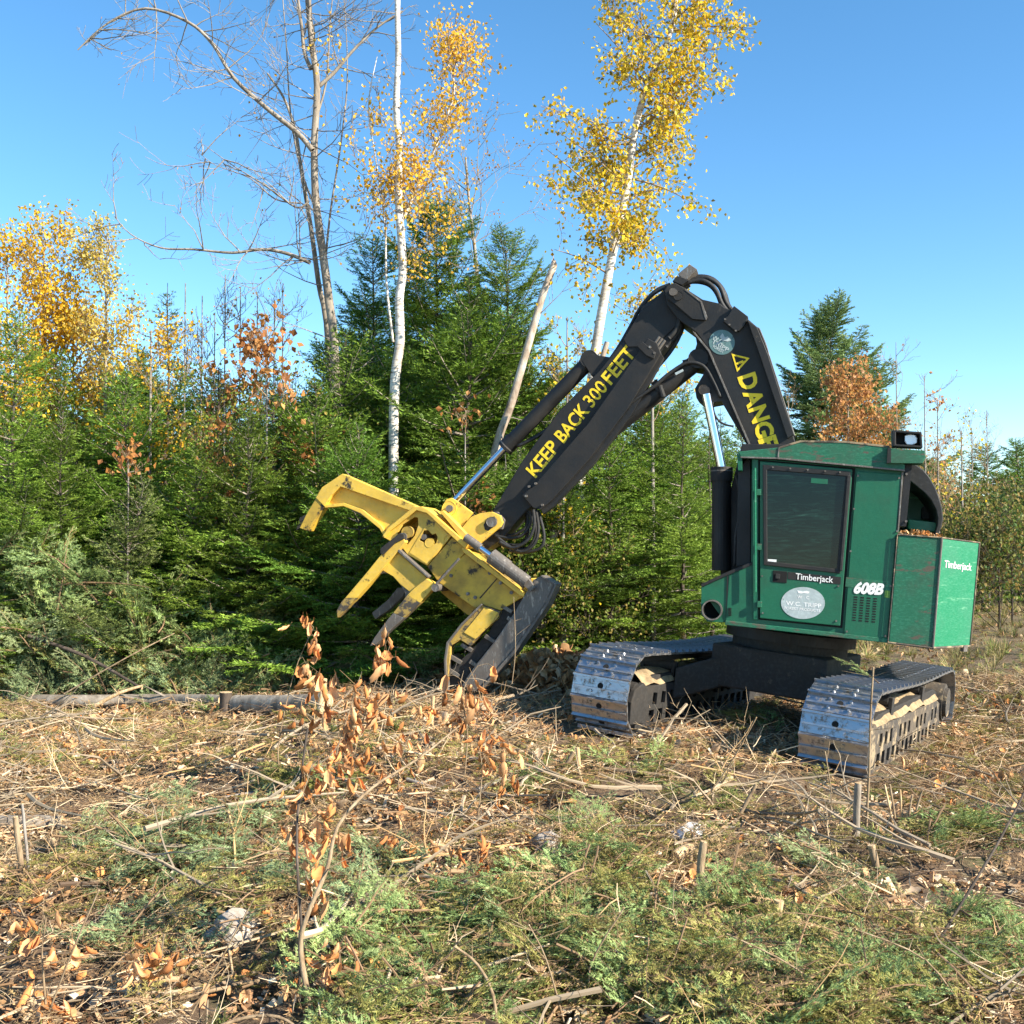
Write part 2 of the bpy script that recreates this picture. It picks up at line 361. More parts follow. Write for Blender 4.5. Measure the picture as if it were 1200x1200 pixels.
def text3d(name, s, O, Xd, Yd, m, parent, bold=.02, shear=0, width=None, spacing=1.0):
    """lettering: O baseline start, Xd baseline vector (full length), Yd cap-height vector"""
    c = bpy.data.curves.new('tmp', 'FONT'); c.body = s; c.size = 1; c.offset = bold; c.extrude = 0; c.shear = shear; c.space_character = spacing; c.resolution_u = 3
    o = bpy.data.objects.new('tmp', c); COL.objects.link(o); bpy.context.view_layer.update()
    me = bpy.data.meshes.new_from_object(o.evaluated_get(bpy.context.evaluated_depsgraph_get())); bpy.data.objects.remove(o)
    co = np.zeros(len(me.vertices) * 3); me.vertices.foreach_get('co', co); co = co.reshape(-1, 3)
    x0, x1 = co[:, 0].min(), co[:, 0].max(); y1 = co[:, 1].max(); y0 = min(0, co[:, 1].min()) if False else 0
    sx = (co[:, 0] - x0) / (x1 - x0); sy = (co[:, 1] - y0) / (y1 - y0)
    off = np.array(root_loc(parent)); W = np.array(O)[None] + sx[:, None] * np.array(Xd)[None] + sy[:, None] * np.array(Yd)[None] - off
    me.vertices.foreach_set('co', W.ravel()); me.update(); me.materials.clear(); me.materials.append(m)
    me.polygons.foreach_set('use_smooth', np.zeros(len(me.polygons), bool)); t = bpy.data.objects.new(name, me); COL.objects.link(t); t.parent = parent; return t
def ptext(name, s, zf, b0, b1, t0, n0, m, parent, **k):
    O = pl(*zf(*b0), n0); return text3d(name, s, O, pl(*zf(*b1), n0) - O, pl(*zf(*t0), n0) - O, m, parent, **k)

# --- undercarriage
def TL(s, a, z, tr): return P0 + T_ * s + A_ * (a - (TR_G if tr else 0)) + U_ * z      # a: 0 outer edge of near track, negative inward
RR = TR_H / 2
def path(t):                                            # running line of the shoes, t in metres from bottom front
    Ls = TR_L - 2 * RR; arc = math.pi * RR; t %= 2 * (Ls + arc)
    if t < Ls: return RR + t, 0, 1, 0, 0, -1
    t -= Ls
    if t < arc: a = t / RR; return TR_L - RR + RR * math.sin(a), RR - RR * math.cos(a), math.cos(a), math.sin(a), math.sin(a), -math.cos(a)
    t -= arc
    if t < Ls: sag = -.03 * math.sin(math.pi * t / Ls) ** 2; return TR_L - RR - t, TR_H + sag, -1, 0, 0, 1
    t -= Ls; a = t / RR; return RR - RR * math.sin(a), RR + RR * math.cos(a), -math.cos(a), -math.sin(a), -math.sin(a), math.cos(a)
PER = 2 * (TR_L - 2 * RR + math.pi * RR); NSH = 52; PIT = PER / NSH
def shoe_geo():
    # local: x along the run, y across (0..-W), z outwards
    g = Geo(); W = TR_W; h = PIT * .49
    box((0, -W / 2, -.012), (h, 0, 0), (0, W / 2, 0), (0, 0, .010), g)
    box((-h + .010, -W / 2, .013), (.009, 0, 0), (0, W / 2, 0), (.004, 0, .016), g)
    box((.02, -W / 2, .008), (.008, 0, 0), (0, W / 2 - .01, 0), (.002, 0, .010), g)
    for dx, dy in ((-.045, .09), (.05, .09), (-.045, -.09), (.05, -.09)):
        tube([(dx, -W / 2 + dy, -.01), (dx, -W / 2 + dy, .016)], [.016, .012], 8, g, 0)
    tube([(-.012, -W / 2, -.01), (-.012, -W / 2, .0015)], .030, 12, g, 1)
    return g
shoe_me = shoe_geo().mesh('track_shoe', [M['shoe'], M['hole']])
for tr in (0, 1):
    # frame of the track
    g = Geo()
    fr = lambda s, z, a: tuple(TL(s, a, z, tr))
    def prism(pts, a0, a1, g, mt=0):
        n = len(pts); V = [fr(s, z, a0) for s, z in pts] + [fr(s, z, a1) for s, z in pts]
        tris = tessellate_polygon([[Vector((s, z, 0)) for s, z in pts]])
        b = g.n; g.add(V, [tuple(t) for t in tris] + [tuple(i + n for i in t) for t in tris], mt)
        g.F.append((np.array([(i, (i + 1) % n, (i + 1) % n + n, i + n) for i in range(n)]) + b, mt))
    prism([(.62, .17), (TR_L - .8, .17), (TR_L - .62, .30), (TR_L - .62, .55), (TR_L - .9, .60), (.9, .56), (.62, .50)], -.12, -.48, g)
    for k in range(8): c = .75 + k * .46; tube([fr(c, .12, -.10), fr(c, .12, -.50)], .085, 14, g)
    for s in (1.45, 3.1):
        tube([fr(s, .64, -.14), fr(s, .64, -.46)], .06, 12, g); prism([(s - .06, .5), (s + .06, .5), (s + .05, .68), (s - .05, .68)], -.10, -.14, g); prism([(s - .06, .5), (s + .06, .5), (s + .05, .68), (s - .05, .68)], -.46, -.50, g)
    track = fixn(g.build('track', M['undercarriage'], buncher, bevel=.006))
    # side guards with two rows of slots
    for side, a0 in ((0, -.07), (1, -.53)):
        g = Geo(); g2 = Geo()
        outer = [(.42, .06), (TR_L - .5, .06), (TR_L - .55, .40), (TR_L - .85, .47), (.55, .47), (.40, .40)]
        holes = []
        for k in range(14):
            s = .74 + k * .23; j_ = R.uniform(-.015, .015); holes.append([(s, .09), (s + .14, .09), (s + .14 + j_, .22), (s, .22)])
            if k % 4 != 3: holes.append([(s + .07, .27), (s + .18, .27), (s + .18, .40 + j_), (s + .07, .40)])
        n = len(outer) + 4 * len(holes); L = [outer] + holes; flat = [p for q in L for p in q]
        tris = tessellate_polygon([[Vector((s, z, 0)) for s, z in q] for q in L])
        V = [fr(s, z, a0) for s, z in flat] + [fr(s, z, a0 - .03) for s, z in flat]
        g.add(V, [tuple(t) for t in tris] + [tuple(i + n for i in t) for t in tris])
        k = 0; Q = []
        for q in L: m_ = len(q); Q += [(k + i, k + (i + 1) % m_, k + (i + 1) % m_ + n, k + i + n) for i in range(m_)]; k += m_
        g.F.append((np.array(Q), 0)); fixn(g.build('side_guard', M['muddy_steel'] if (tr == 0 and side == 0) else M['undercarriage'], track, bevel=.004))
    # dried mud heaped on the frame
    gm = Geo(); nn = 40; mm = 8; V = []
    for i in range(nn + 1):
        for j in range(mm + 1):
            s = .55 + (TR_L - 1.3) * i / nn; a = -.075 - .42 * j / mm; z = .50 + .10 * math.sin(math.pi * j / mm) + float(vnoise(s * 5 + tr * 7, a * 9)) * .05 - (0.02 if j in (0, mm) else 0)
            V.append(fr(s, z, a))
    gm.add(V, [(i * (mm + 1) + j, i * (mm + 1) + j + 1, (i + 1) * (mm + 1) + j + 1, (i + 1) * (mm + 1) + j) for i in range(nn) for j in range(mm)]); gm.build('mud_layer', M['mud'], track, smooth=True)
    # chain joined in one part, wheels
    g = Geo()
    for k in range(NSH):
        s, z, tx, tz, ox, oz = path(k * PIT + PIT / 2)
        for a in (-.19, -.41):
            c = Vector(fr(s - ox * .065, z - oz * .065, a)); td = T_ * tx + U_ * tz; od = T_ * ox + U_ * oz
            box(c, td * PIT * .52, A_ * .022, od * .042, g)
    g.build('track_chain', M['undercarriage'], track)
    g = Geo(); tube([fr(.42, RR, -.22), fr(.42, RR, -.38)], RR - .1, 28, g); tube([fr(.42, RR, -.10), fr(.42, RR, -.50)], .11, 18, g); g.build('idler_wheel', M['undercarriage'], track, bevel=.006)
    g = Geo(); tube([fr(TR_L - .45, RR + .02, -.05), fr(TR_L - .45, RR + .02, -.50)], .22, 28, g); tube([fr(TR_L - .45, RR + .02, -.01), fr(TR_L - .45, RR + .02, -.05)], .17, 28, g, 0)
    tube([fr(TR_L - .42, RR, -.25), fr(TR_L - .42, RR, -.35)], RR - .09, 24, g)
    g.build('drive_sprocket', M['muddy_steel'] if tr == 0 else M['undercarriage'], track, bevel=.006)
    for sx in (.34,):
        g = Geo(); prism([(.26, .12), (.62, .10), (.66, .44), (.5, .52), (.30, .46), (.24, .34)], -.055, -.11, g); prism([(.26, .12), (.62, .10), (.66, .44), (.5, .52), (.30, .46), (.24, .34)], -.49, -.545, g)
        fixn(g.build('front_guard', M['muddy_steel'] if tr == 0 else M['undercarriage'], track, bevel=.01))
    for k in range(NSH):
        s, z, tx, tz, ox, oz = path(k * PIT + .06 + .04 * tr)
        X_ = T_ * tx + U_ * tz; Z_ = T_ * ox + U_ * oz; Y_ = A_; c = Vector(fr(s, z, 0))
        # the shoe's ridge leads on the way down the front
        o = bpy.data.objects.new('track_shoe', shoe_me); COL.objects.link(o); o.parent = track
        o.matrix_basis = Matrix.Translation(c - Vector(root_loc(track))) @ Matrix((X_, Y_, Z_)).transposed().to_4x4() @ Matrix.Rotation(R.uniform(-.03, .03), 4, 'Y')
# car body and slewing ring
g = Geo()
def bx(s0, s1, a0, a1, z0, z1, g, mt=0):
    c = TL((s0 + s1) / 2, (a0 + a1) / 2, (z0 + z1) / 2, 0); box(c, T_ * (s1 - s0) / 2, A_ * (a1 - a0) / 2, U_ * (z1 - z0) / 2, g, mt)
mid = TR_L / 2; ac = -TR_W / 2 - TR_G / 2
bx(mid - .75, mid + .75, ac - .62, ac + .62, .48, .93, g)
for sg in (-1, 1):
    for s in (-.55, .55):
        e = TL(mid + s * 1.5, ac + sg * .90, .46, 0); f_ = TL(mid + s * .9, ac + sg * .45, .66, 0)
        d = (e - f_); box((e + f_) / 2, d / 2, T_ * .21, U_ * .17, g)
fixn(g.build('car_body', M['undercarriage'], buncher, bevel=.02))
cb = TL(mid, ac, .90, 0)
pcyl('slewing_ring', cb, cb + U_ * .13, .62, M['undercarriage'], buncher, 48)
g = cyl(cb + U_ * .13, cb + U_ * .24, .70, 48); g.build('turntable', M['black'], buncher, bevel=.01)

# --- upper works
zbp = lambda *a: [zb(*p) for p in a]
pplate('cab', zb, [(245, 125), (862, 176), (787, 865), (700, 858), (135, 793), (150, 600), (240, 552)], NS - .02, .98, M['green'], buncher, .012)
deck = pplate('engine_deck', zb, [(150, 770), (790, 842), (786, 862), (135, 790)], NS - .06, 2.4, M['black'], buncher)
pplate('engine_hood', zb, [(470, 330), (850, 330), (790, 830), (440, 800)], NS - 1.45, 1.0, M['green'], buncher, .03)
sill = pplate('side_sill', zb, [(135, 778), (787, 850), (784, 868), (133, 796)], NS + .012, .05, M['green_worn'], buncher)
roof = pplate('roof', zb, [(187, 100), (355, 82), (440, 56), (620, 58), (800, 78), (862, 150), (860, 178), (350, 128), (200, 124)], NS + .05, 1.12, M['green_worn'], buncher, .012)
pplate('roof_lip', zb, [(185, 104), (206, 122), (206, 176), (190, 176)], NS + .04, 1.1, M['green'], roof, .004)
pplate('roof_seam', zb, [(353, 82), (358, 82), (354, 129), (348, 129)], NS + .058, .01, M['steel'], roof, 0)
pplate('front_shade_plate', zb, [(222, 130), (240, 130), (238, 550), (218, 555), (180, 560), (190, 180)], NS - .10, .82, M['black'], buncher)  # black plate added for the shade over the boom base and cylinder
gap = pplate('door_gap', zb, [(272, 132), (661, 166), (604, 808), (268, 774)], NS - .012, .02, M['hole'], buncher, 0)
door = pplate('door', zb, [(278, 138), (650, 171), (595, 800), (274, 769)], NS + .012, .03, M['green'], buncher)
pplate('door_pillar', zb, [(247, 130), (270, 131), (266, 775), (247, 774)], NS + .002, .03, M['green'], buncher, .004)
pplate('grab_rail', zb, [(255, 165), (262, 165), (261, 665), (254, 665)], NS + .05, .02, M['green_bright'], buncher, .004)
pplate('window_frame', zb, [(289, 152), (642, 180), (597, 590), (290, 556)], NS + .03, .03, M['black'], door, .006, holes=[[(306, 174), (622, 199), (583, 571), (305, 540)]])
pplate('window_pane', zb, [(304, 172), (624, 197), (585, 573), (303, 542)], NS + .014, .01, M['window'], door, 0)
pplate('window_hinge', zb, [(628, 195), (644, 196), (606, 580), (594, 578)], NS + .045, .03, M['rubber'], door)
for x in (330, 400, 470, 540, 600): pin('frame_bolt', zb, x, 160 + (x - 300) * .075, NS + .04, .03, .009, M['steel'], door)
pplate('window_sticker', zb, [(307, 532), (342, 534), (341, 552), (306, 549)], NS + .018, .003, M['white_text'], door, 0)
pplate('window_sticker', zb, [(484, 206), (551, 211), (549, 231), (482, 226)], NS + .018, .003, M['green'], door, 0)
pplate('door_handle', zb, [(328, 577), (385, 582), (382, 628), (326, 624)], NS + .018, .02, M['hole'], door, .003)
pplate('handle_latch', zb, [(338, 590), (356, 592), (354, 612), (337, 610)], NS + .03, .01, M['rubber'], door, .003)
pplate('lettering_band', zb, [(388, 583), (600, 604), (598, 634), (386, 612)], NS + .015, .002, M['black'], door, 0)
ptext('door_lettering', 'Timberjack', zb, (418, 612), (568, 627), (419.5, 588), NS + .018, M['white_text'], door, bold=.012)
pplate('owner_sticker', zb, circ(447, 708, 88, 64, 40), NS + .016, .003, M['grey_sticker'], door, 0)
for s_, b0, b1, t0 in (('W   C', (424, 690), (472, 693), (424, 677)), ('W.C. TRIPP', (378, 716), (520, 728), (379, 699)), ('FOREST PRODUCTS', (372, 733), (516, 744), (373, 722)), ('603-679', (412, 754), (480, 759), (413, 743))):
    if s_ == '603-679': continue
    ptext('sticker_lettering', s_, zb, b0, b1, t0, NS + .0175, M['white_text'], door, bold=.02)
pplate('sticker_emblem', zb, [(424, 657), (436, 660), (447, 662), (462, 659), (474, 663), (468, 671), (452, 668), (440, 670), (428, 668)], NS + .0178, .002, M['white_text'], door, 0)
panel = pplate('side_panel', zb, [(667, 178), (846, 193), (783, 850), (611, 834)], NS + .008, .03, M['green'], buncher)
pplate('number_band', zb, [(621, 604), (800, 622), (797, 664), (617, 642)], NS + .010, .002, M['green_worn'], panel, 0)
pplate('number_sticker', zb, [(776, 657), (797, 659), (795, 688), (774, 685)], NS + .0125, .002, M['yellow_green'], panel, 0)
ptext('number_lettering', '608B', zb, (650, 667), (770, 674), (654, 621), NS + .014, M['white_text'], panel, bold=.05, shear=.28)
for i in range(4):
    for j in range(10):
        x = 650 + i * 26 + 2 - j * .9; y = 681 + j * 10.3 + i * 2.2
        pplate('vent_slot', zb, [(x, y), (x + 14, y + 1.2), (x + 13.8, y + 6), (x, y + 4.8)], NS + .0105, .004, M['hole'], panel, 0)
for j in range(6): pplate('vent_slot', zb, [(147, 727 + j * 5.5), (160, 728 + j * 5.5), (160, 731 + j * 5.5), (147, 730 + j * 5.5)], NS - .010, .02, M['hole'], panel, 0)
pplate('rear_post', zb, [(862, 150), (890, 152), (864, 402), (836, 402)], NS + .0, .12, M['black'], buncher)
pplate('post_trim', zb, [(848, 180), (856, 180), (834, 420), (828, 420)], NS + .014, .02, M['steel'], buncher, .003)
for x, y in ((672, 196), (838, 206), (828, 420), (800, 640), (776, 840), (622, 822), (640, 500), (655, 330)): pin('bolt_head', zb, x, y, NS + .018, .02, .010, M['steel'], panel)
for x, y in ((286, 748), (580, 780), (590, 640), (284, 600)): pin('bolt_head', zb, x, y, NS + .022, .02, .009, M['steel'], door)
tube(smoothpts([pl(*zb(700, 240), NS + .01), pl(*zb(704, 244), NS + .07), pl(*zb(694, 400), NS + .07), pl(*zb(690, 404), NS + .01)], 4), .009, 8).build('grab_rail', M['green_worn'], panel, smooth=True) if False else None
for y in (250, 470, 700): pplate('door_hinge', zb, [(264, y), (282, y + 1), (281, y + 26), (263, y + 25)], NS + .035, .03, M['green_worn'], door, .003)
# front duct with the exhaust mouth
mouth = circ(82, 736, 43, 42, 28)
duct = pplate('front_duct', zb, [(40, 642), (142, 592), (240, 556), (236, 640), (134, 786), (62, 782), (38, 752)], NS - .03, .02, M['green'], buncher, .006, holes=[mouth])
pplate('duct_shell', zb, [(44, 645), (140, 600), (236, 560), (200, 700), (134, 784), (66, 690), (44, 690)], NS - .06, .55, M['green'], duct, 0)
pplate('duct_top', zb, [(38, 632), (142, 584), (243, 543), (243, 556), (142, 598), (40, 645)], NS - .01, .6, M['black'], duct, .004)
pplate('duct_seam', zb, [(143, 598), (148, 597), (142, 788), (137, 788)], NS - .022, .01, M['black'], duct, 0)
c = pl(*zb(82, 736), NS); g = Geo()
tube([c + LF * .02, c - LF * .25], .104, 28, g, caps=False); tube([c + LF * .02, c - LF * .25], .090, 28, g, caps=False)
n_ = 28; g.add([tuple(c + LF * .02 + (FW * math.cos(2 * math.pi * i / n_) + U_ * math.sin(2 * math.pi * i / n_)) * r) for r in (.104, .090) for i in range(n_)], [(i, (i + 1) % n_, (i + 1) % n_ + n_, i + n_) for i in range(n_)])
g.build('exhaust_mouth', M['steel'], duct)
pcyl('exhaust_bore', c - LF * .2, c - LF * .22, .092, M['hole'], duct)
# counterweight: a plan outline with chamfered corners, lofted between its lower and upper edge
N1 = (LF - FW).normalized()
b0, t0 = pl(*zb(786, 866), NS + .03), pl(*zb(828, 434), NS + .03)
b1, t1 = pl(*zb(965, 888), NS + .03), pl(*zb(1006, 446), NS + .03)
b2, t2 = on_plane(*zb(1115, 880), b1, N1), on_plane(*zb(1158, 466), t1, N1)
mir = lambda p: p - LF * 2 * ((p - CEN).dot(LF))
bot = [b0, b1, b2, mir(b2), mir(b1), mir(b0)]; top = [t0, t1, t2, mir(t2), mir(t1), mir(t0)]
for nm, i, mt in (('counterweight', None, 'green_worn'),):
    g = Geo(); V = [tuple(p) for p in bot + top]
    g.add(V, [(0, 1, 7, 6), (2, 3, 9, 8), (3, 4, 10, 9), (4, 5, 11, 10), (5, 0, 6, 11)]); g.F.append((np.array([(0, 5, 4), (0, 4, 3), (0, 3, 2), (0, 2, 1), (6, 7, 8), (6, 8, 9), (6, 9, 10), (6, 10, 11)]), 0))
    g.F.append((np.array([(1, 2, 8, 7)]), 1))  # sun-facing chamfer takes the brighter green, its sunlight put into the paint
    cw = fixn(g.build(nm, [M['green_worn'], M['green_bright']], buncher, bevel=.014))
e = (t2 - t1).normalized(); q = (b2 - b1); up = (t1 - b1)
P = lambda u, v: b1 + (b2 - b1) * u + ((t1 - b1) * (1 - u) + (t2 - b2) * u) * v + N1 * .004
O = P(.12, .735); text3d('rear_lettering', 'Timberjack', O, P(.84, .725) - O, P(.12, .80) - O, M['white_text'], cw, bold=.01)
g = Geo(); box(b1 + (b2 - b1) * .84 + U_ * .0 - U_ * .02, (b2 - b1) * .05, N1 * .02, U_ * .03, g); g.build('tow_lug', M['steel'], cw)
for a_, b_ in ((b1, t1),): tube([a_ + (a_ - CEN).normalized() * .004, b_ + (a_ - CEN).normalized() * .004], .011, 8).build('corner_weld', M['steel'], cw)
for q_ in ((t0, t1, .007), (t1, t2, .007), (b0, b1, .010), (b1, b2, .012), (b2, t2, .009), (b0, t0, .006)): tube([q_[0] + LF * .003, q_[1] + LF * .003], q_[2], 8).build('worn_edge', M['muddy_steel'], cw)
pplate('roof_worn_edge', zb, [(200, 119), (350, 123), (860, 172), (861, 179), (350, 130), (200, 125)], NS + .055, .02, M['steel'], roof, .002)
pplate('roof_worn_edge', zb, [(355, 80), (440, 54), (620, 56), (800, 76), (800, 84), (620, 64), (442, 62), (358, 87)], NS + .055, .05, M['muddy_steel'], roof, .002)
# leaves caught on the counterweight (later), engine cover arc
pplate('engine_cover', zb, [(868, 232), (930, 262), (965, 300), (988, 350), (988, 440), (866, 440)], NS - .95, .9, M['green'], buncher)
arc_o = [(885, 146), (905, 152), (935, 172), (960, 202), (982, 240), (1000, 290), (1010, 330), (1013, 370), (1006, 405), (990, 440)]
arc_i = [(975, 440), (988, 400), (990, 365), (984, 335), (966, 298), (935, 262), (900, 234), (872, 212), (878, 160)]
pplate('cover_hoop', zb, arc_o + arc_i, NS - .25, 1.6, M['rubber'], buncher, .01)
pplate('cover_bracket', zb, [(872, 280), (940, 284), (938, 310), (932, 310), (932, 291), (872, 288)], NS - .93, .02, M['green_bright'], buncher, .002)
pplate('hose_clamp', zb, [(925, 370), (928, 325), (955, 302), (965, 305), (958, 376)], NS - .86, .05, M['rubber'], buncher, .008)
pplate('tool_box', zb, [(874, 372), (985, 385), (990, 392), (988, 425), (872, 412)], NS - .35, .4, M['green'], buncher, .02)
# working light
wl = pplate('work_light_bracket', zb, [(806, 86), (944, 96), (946, 122), (934, 147), (795, 146), (796, 110)], NS + .09, .22, M['green_worn'], buncher, .008)
pplate('bracket_edge', zb, [(793, 84), (806, 86), (806, 144), (788, 148)], NS + .093, .23, M['black'], wl, .003)
pplate('work_light', zb, [(812, 12), (930, 20), (934, 84), (814, 78)], NS + .08, .18, M['black'], wl, .006, holes=[[(826, 22), (921, 29), (924, 76), (826, 70)]])
pplate('light_back', zb, [(824, 20), (922, 27), (925, 78), (824, 72)], NS - .02, .01, M['hole'], wl, 0)
pplate('lamp_lens', zb, [(862, 34), (880, 30), (905, 33), (913, 45), (911, 66), (895, 72), (868, 70), (861, 58)], NS + .02, .03, M['lens'], wl, .008)
for x, y in ((836, 76), (848, 190), (844, 380)): pin('bolt_head', zb, x + 20, y, NS + .02, .03, .012, M['steel'], buncher)

# --- boom
BN = .24
boom = pplate('boom', z4, [(138, 178), (150, 150), (195, 137), (240, 160), (345, 228), (440, 250), (470, 275), (560, 308), (640, 378), (700, 530), (770, 760), (830, 960), (900, 1180), (700, 1300), (610, 1052), (500, 790), (380, 505), (310, 410), (210, 335), (150, 255)], BN, .48, M['black'], buncher, .01)
pplate('cylinder_lug', z4, [(300, 400), (312, 470), (300, 510), (262, 552), (232, 560), (240, 590), (290, 600), (352, 612), (345, 640), (300, 715), (308, 765), (350, 805), (400, 790), (445, 782), (600, 1050), (640, 1050), (420, 480)], BN - .06, .36, M['black'], boom, .01)
pplate('pivot_cheek', z4, [(135, 180), (152, 150), (195, 137), (250, 168), (340, 238), (368, 325), (362, 342), (285, 335), (195, 258), (150, 222)], BN + .035, .03, M['black'], boom, .008)
pplate('cheek_edge', z4, [(250, 168), (340, 238), (370, 325), (362, 342), (355, 325), (332, 243), (246, 176)], BN + .04, .01, M['steel'], boom, .002)
pplate('boom_edge', z4, [(288, 398), (304, 410), (384, 508), (504, 792), (614, 1050), (604, 1052), (494, 794), (374, 512), (296, 414)], BN + .012, .03, M['steel'], boom, .002)
pin('pivot_pin', z4, 185, 185, BN + .07, .62, .045, M['steel'], boom); pin('pin_retainer', z4, 212, 208, BN + .05, .05, .05, M['black'], boom); pin('lug_pin', z4, 350, 720, BN + .02, .5, .06, M['undercarriage'], boom)
pplate('hose_guard', z4, [(585, 338), (640, 378), (700, 530), (770, 760), (835, 965), (800, 985), (730, 770), (655, 540), (620, 440)], BN + .07, .10, M['black'], boom, .008)
pplate('hose_guard', z4, [(640, 375), (655, 385), (690, 470), (716, 560), (845, 975), (833, 968), (770, 760), (700, 532), (665, 440)], BN - .02, .16, M['steel'], boom, .01)
pplate('hose_clamp', z4, [(480, 320), (515, 262), (592, 322), (570, 372), (540, 400), (520, 400), (455, 345), (470, 325)], BN + .05, .10, M['black'], boom, .006)
for x, y in ((466, 335), (490, 365), (524, 398), (640, 430), (655, 455)): pin('bolt_head', z4, x, y, BN + .07, .02, .011, M['steel'], boom)
pplate('stop_block', z4, [(210, 88), (275, 35), (315, 62), (262, 118), (232, 112)], BN - .02, .22, M['steel'], boom, .006)
pplate('stop_bracket', z4, [(180, 128), (205, 98), (238, 108), (268, 122), (232, 150)], BN + .02, .3, M['black'], boom, .006)
pplate('round_sticker', z4, circ(448, 462, 70, 68, 36), BN + .004, .003, M['teal_sticker'], boom, 0)
for s_, b0_, b1_, t0_ in (('W.C.', (393, 440), (455, 475), (402, 420)), ('TRIPP', (390, 462), (480, 515), (400, 443)), ('FOREST', (398, 490), (455, 522), (404, 474))):
    ptext('sticker_lettering', s_, z4, b0_, b1_, t0_, BN + .0075, M['grey_sticker'], boom, bold=.03)
pplate('sticker_emblem', z4, [(436, 432), (452, 412), (465, 436), (480, 430), (500, 452), (478, 458), (452, 452)], BN + .0075, .002, M['grey_sticker'], boom, 0)
pplate('warning_triangle', z4, [(500, 524), (598, 548), (530, 624)], BN + .004, .002, M['yellow_text'], boom, 0, holes=[[(513, 537), (580, 553), (533, 606)]])
ptext('warning_mark', '!', z4, (528, 578), (533, 584), (568, 565), BN + .004, M['yellow_text'], boom, bold=.03)
pplate('warning_mark', z4, [(522, 576), (560, 560), (566, 566), (526, 584)], BN + .0045, .002, M['yellow_text'], boom, 0)
X0 = Vector((535, 652)); Xd = Vector((.305, .952)); Yd = Vector((92, -31))
for ch, t0_, w_ in (('D', 0, 82), ('A', 88, 94), ('N', 184, 84), ('G', 272, 84), ('E', 358, 74), ('R', 436, 80)):
    b_ = X0 + Xd * t0_; e_ = X0 + Xd * (t0_ + w_); t_ = b_ + Yd
    ptext('danger_lettering', ch, z4, tuple(b_), tuple(e_), tuple(t_), BN + .004, M['yellow_text'], boom, bold=.035)
# --- stick
SN = .17
stick = pplate('stick', z3, [(690, 128), (665, 155), (610, 190), (585, 250), (552, 300), (470, 405), (330, 545), (205, 715), (108, 880), (60, 950), (52, 985), (85, 1012), (135, 978), (222, 878), (290, 838), (430, 692), (560, 522), (668, 352), (735, 270), (745, 240), (720, 160)], SN, .34, M['black'], buncher, .01)
pplate('stick_head_plate', z3, [(700, 130), (745, 170), (735, 250), (650, 330), (560, 330), (545, 305), (600, 215), (640, 180)], SN + .015, .37, M['black'], stick, .01)
guard = pplate('stick_guard', z3, [(205, 830), (242, 872), (268, 878), (302, 850), (430, 710), (560, 540), (672, 352), (660, 318), (628, 300), (598, 345), (425, 590), (255, 785)], SN + .09, .14, M['black'], stick, .008)
pplate('guard_edge', z3, [(268, 878), (302, 850), (430, 712), (560, 542), (672, 354), (682, 366), (572, 560), (440, 730), (310, 868), (275, 892)], SN + .05, .10, M['black'], stick, .004)
pplate('guard_clamp', z3, [(590, 325), (610, 312), (655, 350), (648, 370), (622, 358)], SN + .12, .05, M['black'], stick, .004)
for x, y in ((228, 800), (218, 832), (250, 790), (650, 350), (635, 330), (272, 862)): pin('bolt_head', z3, x, y, SN + .125, .05, .014, M['steel'], stick)
bs, be, cp = Vector((250, 772)), Vector((592, 350)), Vector((-34, -31))
L = 543.; d_ = (be - bs).normalized()
for wd, a_, b_ in (('KEEP', 0, 130), ('BACK', 150, 290), ('300', 302, 390), ('FEET', 402, 540)):
    p, q = bs + d_ * a_, bs + d_ * b_; t = p + cp
    ptext('stick_lettering', wd, z3, tuple(p), tuple(q), tuple(t), SN + .004, M['yellow_text'], stick, bold=.022 if wd != '300' else .012)
for k in range(3):
    x, y = 660 + k * 9, 325 + k * 10; a_, b_ = pl(*z3(645 + k * 9, 328 + k * 6), SN + .05), pl(*z3(668 + k * 9, 296 + k * 6), SN + .05)
    pcyl('hose_fitting', a_, b_, .018, M['steel'], stick, 12)
# cylinders: barrel > rod
def hyd(name, zf, p0, p1, p2, n0, r, rr, parent, m='black', rod='chrome', ends=True):
    a_, b_, c_ = pl(*zf(*p0), n0), pl(*zf(*p1), n0), pl(*zf(*p2), n0)
    d = (b_ - a_).normalized(); g = Geo(); tube([a_, b_], r, 22, g); tube([b_ - d * .12, b_ + d * .03], r * 1.16, 22, g)
    if ends: tube([a_ + LF * r * 1.1, a_ - LF * r * 1.1], r * 1.15, 18, g)
    o = g.build(name, M[m], parent, bevel=.004); pcyl('rod', b_, c_, rr, M[rod], o)
    tube([b_ - d * .02 + LF * 0, b_ - d * .005], r * 1.175, 22).build('gland_ring', M['steel'], o); return o
hyd('tilt_cylinder', z3, (435, 375), (152, 668), (-18, 848), .02, .088, .045, buncher)
pplate('cylinder_bracket', z3, [(405, 375), (440, 355), (520, 368), (560, 330), (520, 400), (440, 430)], .12, .2, M['black'], stick, .006)
hyd('stick_cylinder', z3, (800, 375), (478, 632), (385, 705), .10, .098, .05, buncher)
hyd('lift_cylinder', z3, (872, 1080), (874, 745), (824, 490), .30, .105, .052, buncher, ends=False)
hyd('lift_cylinder', z3, (872, 1080), (876, 750), (828, 500), -.30, .105, .052, buncher, ends=False)
pplate('boom_foot', ident, [(870, 520), (960, 520), (955, 690), (846, 700), (842, 640), (850, 600)], .30, .5, M['black'], buncher, .01)
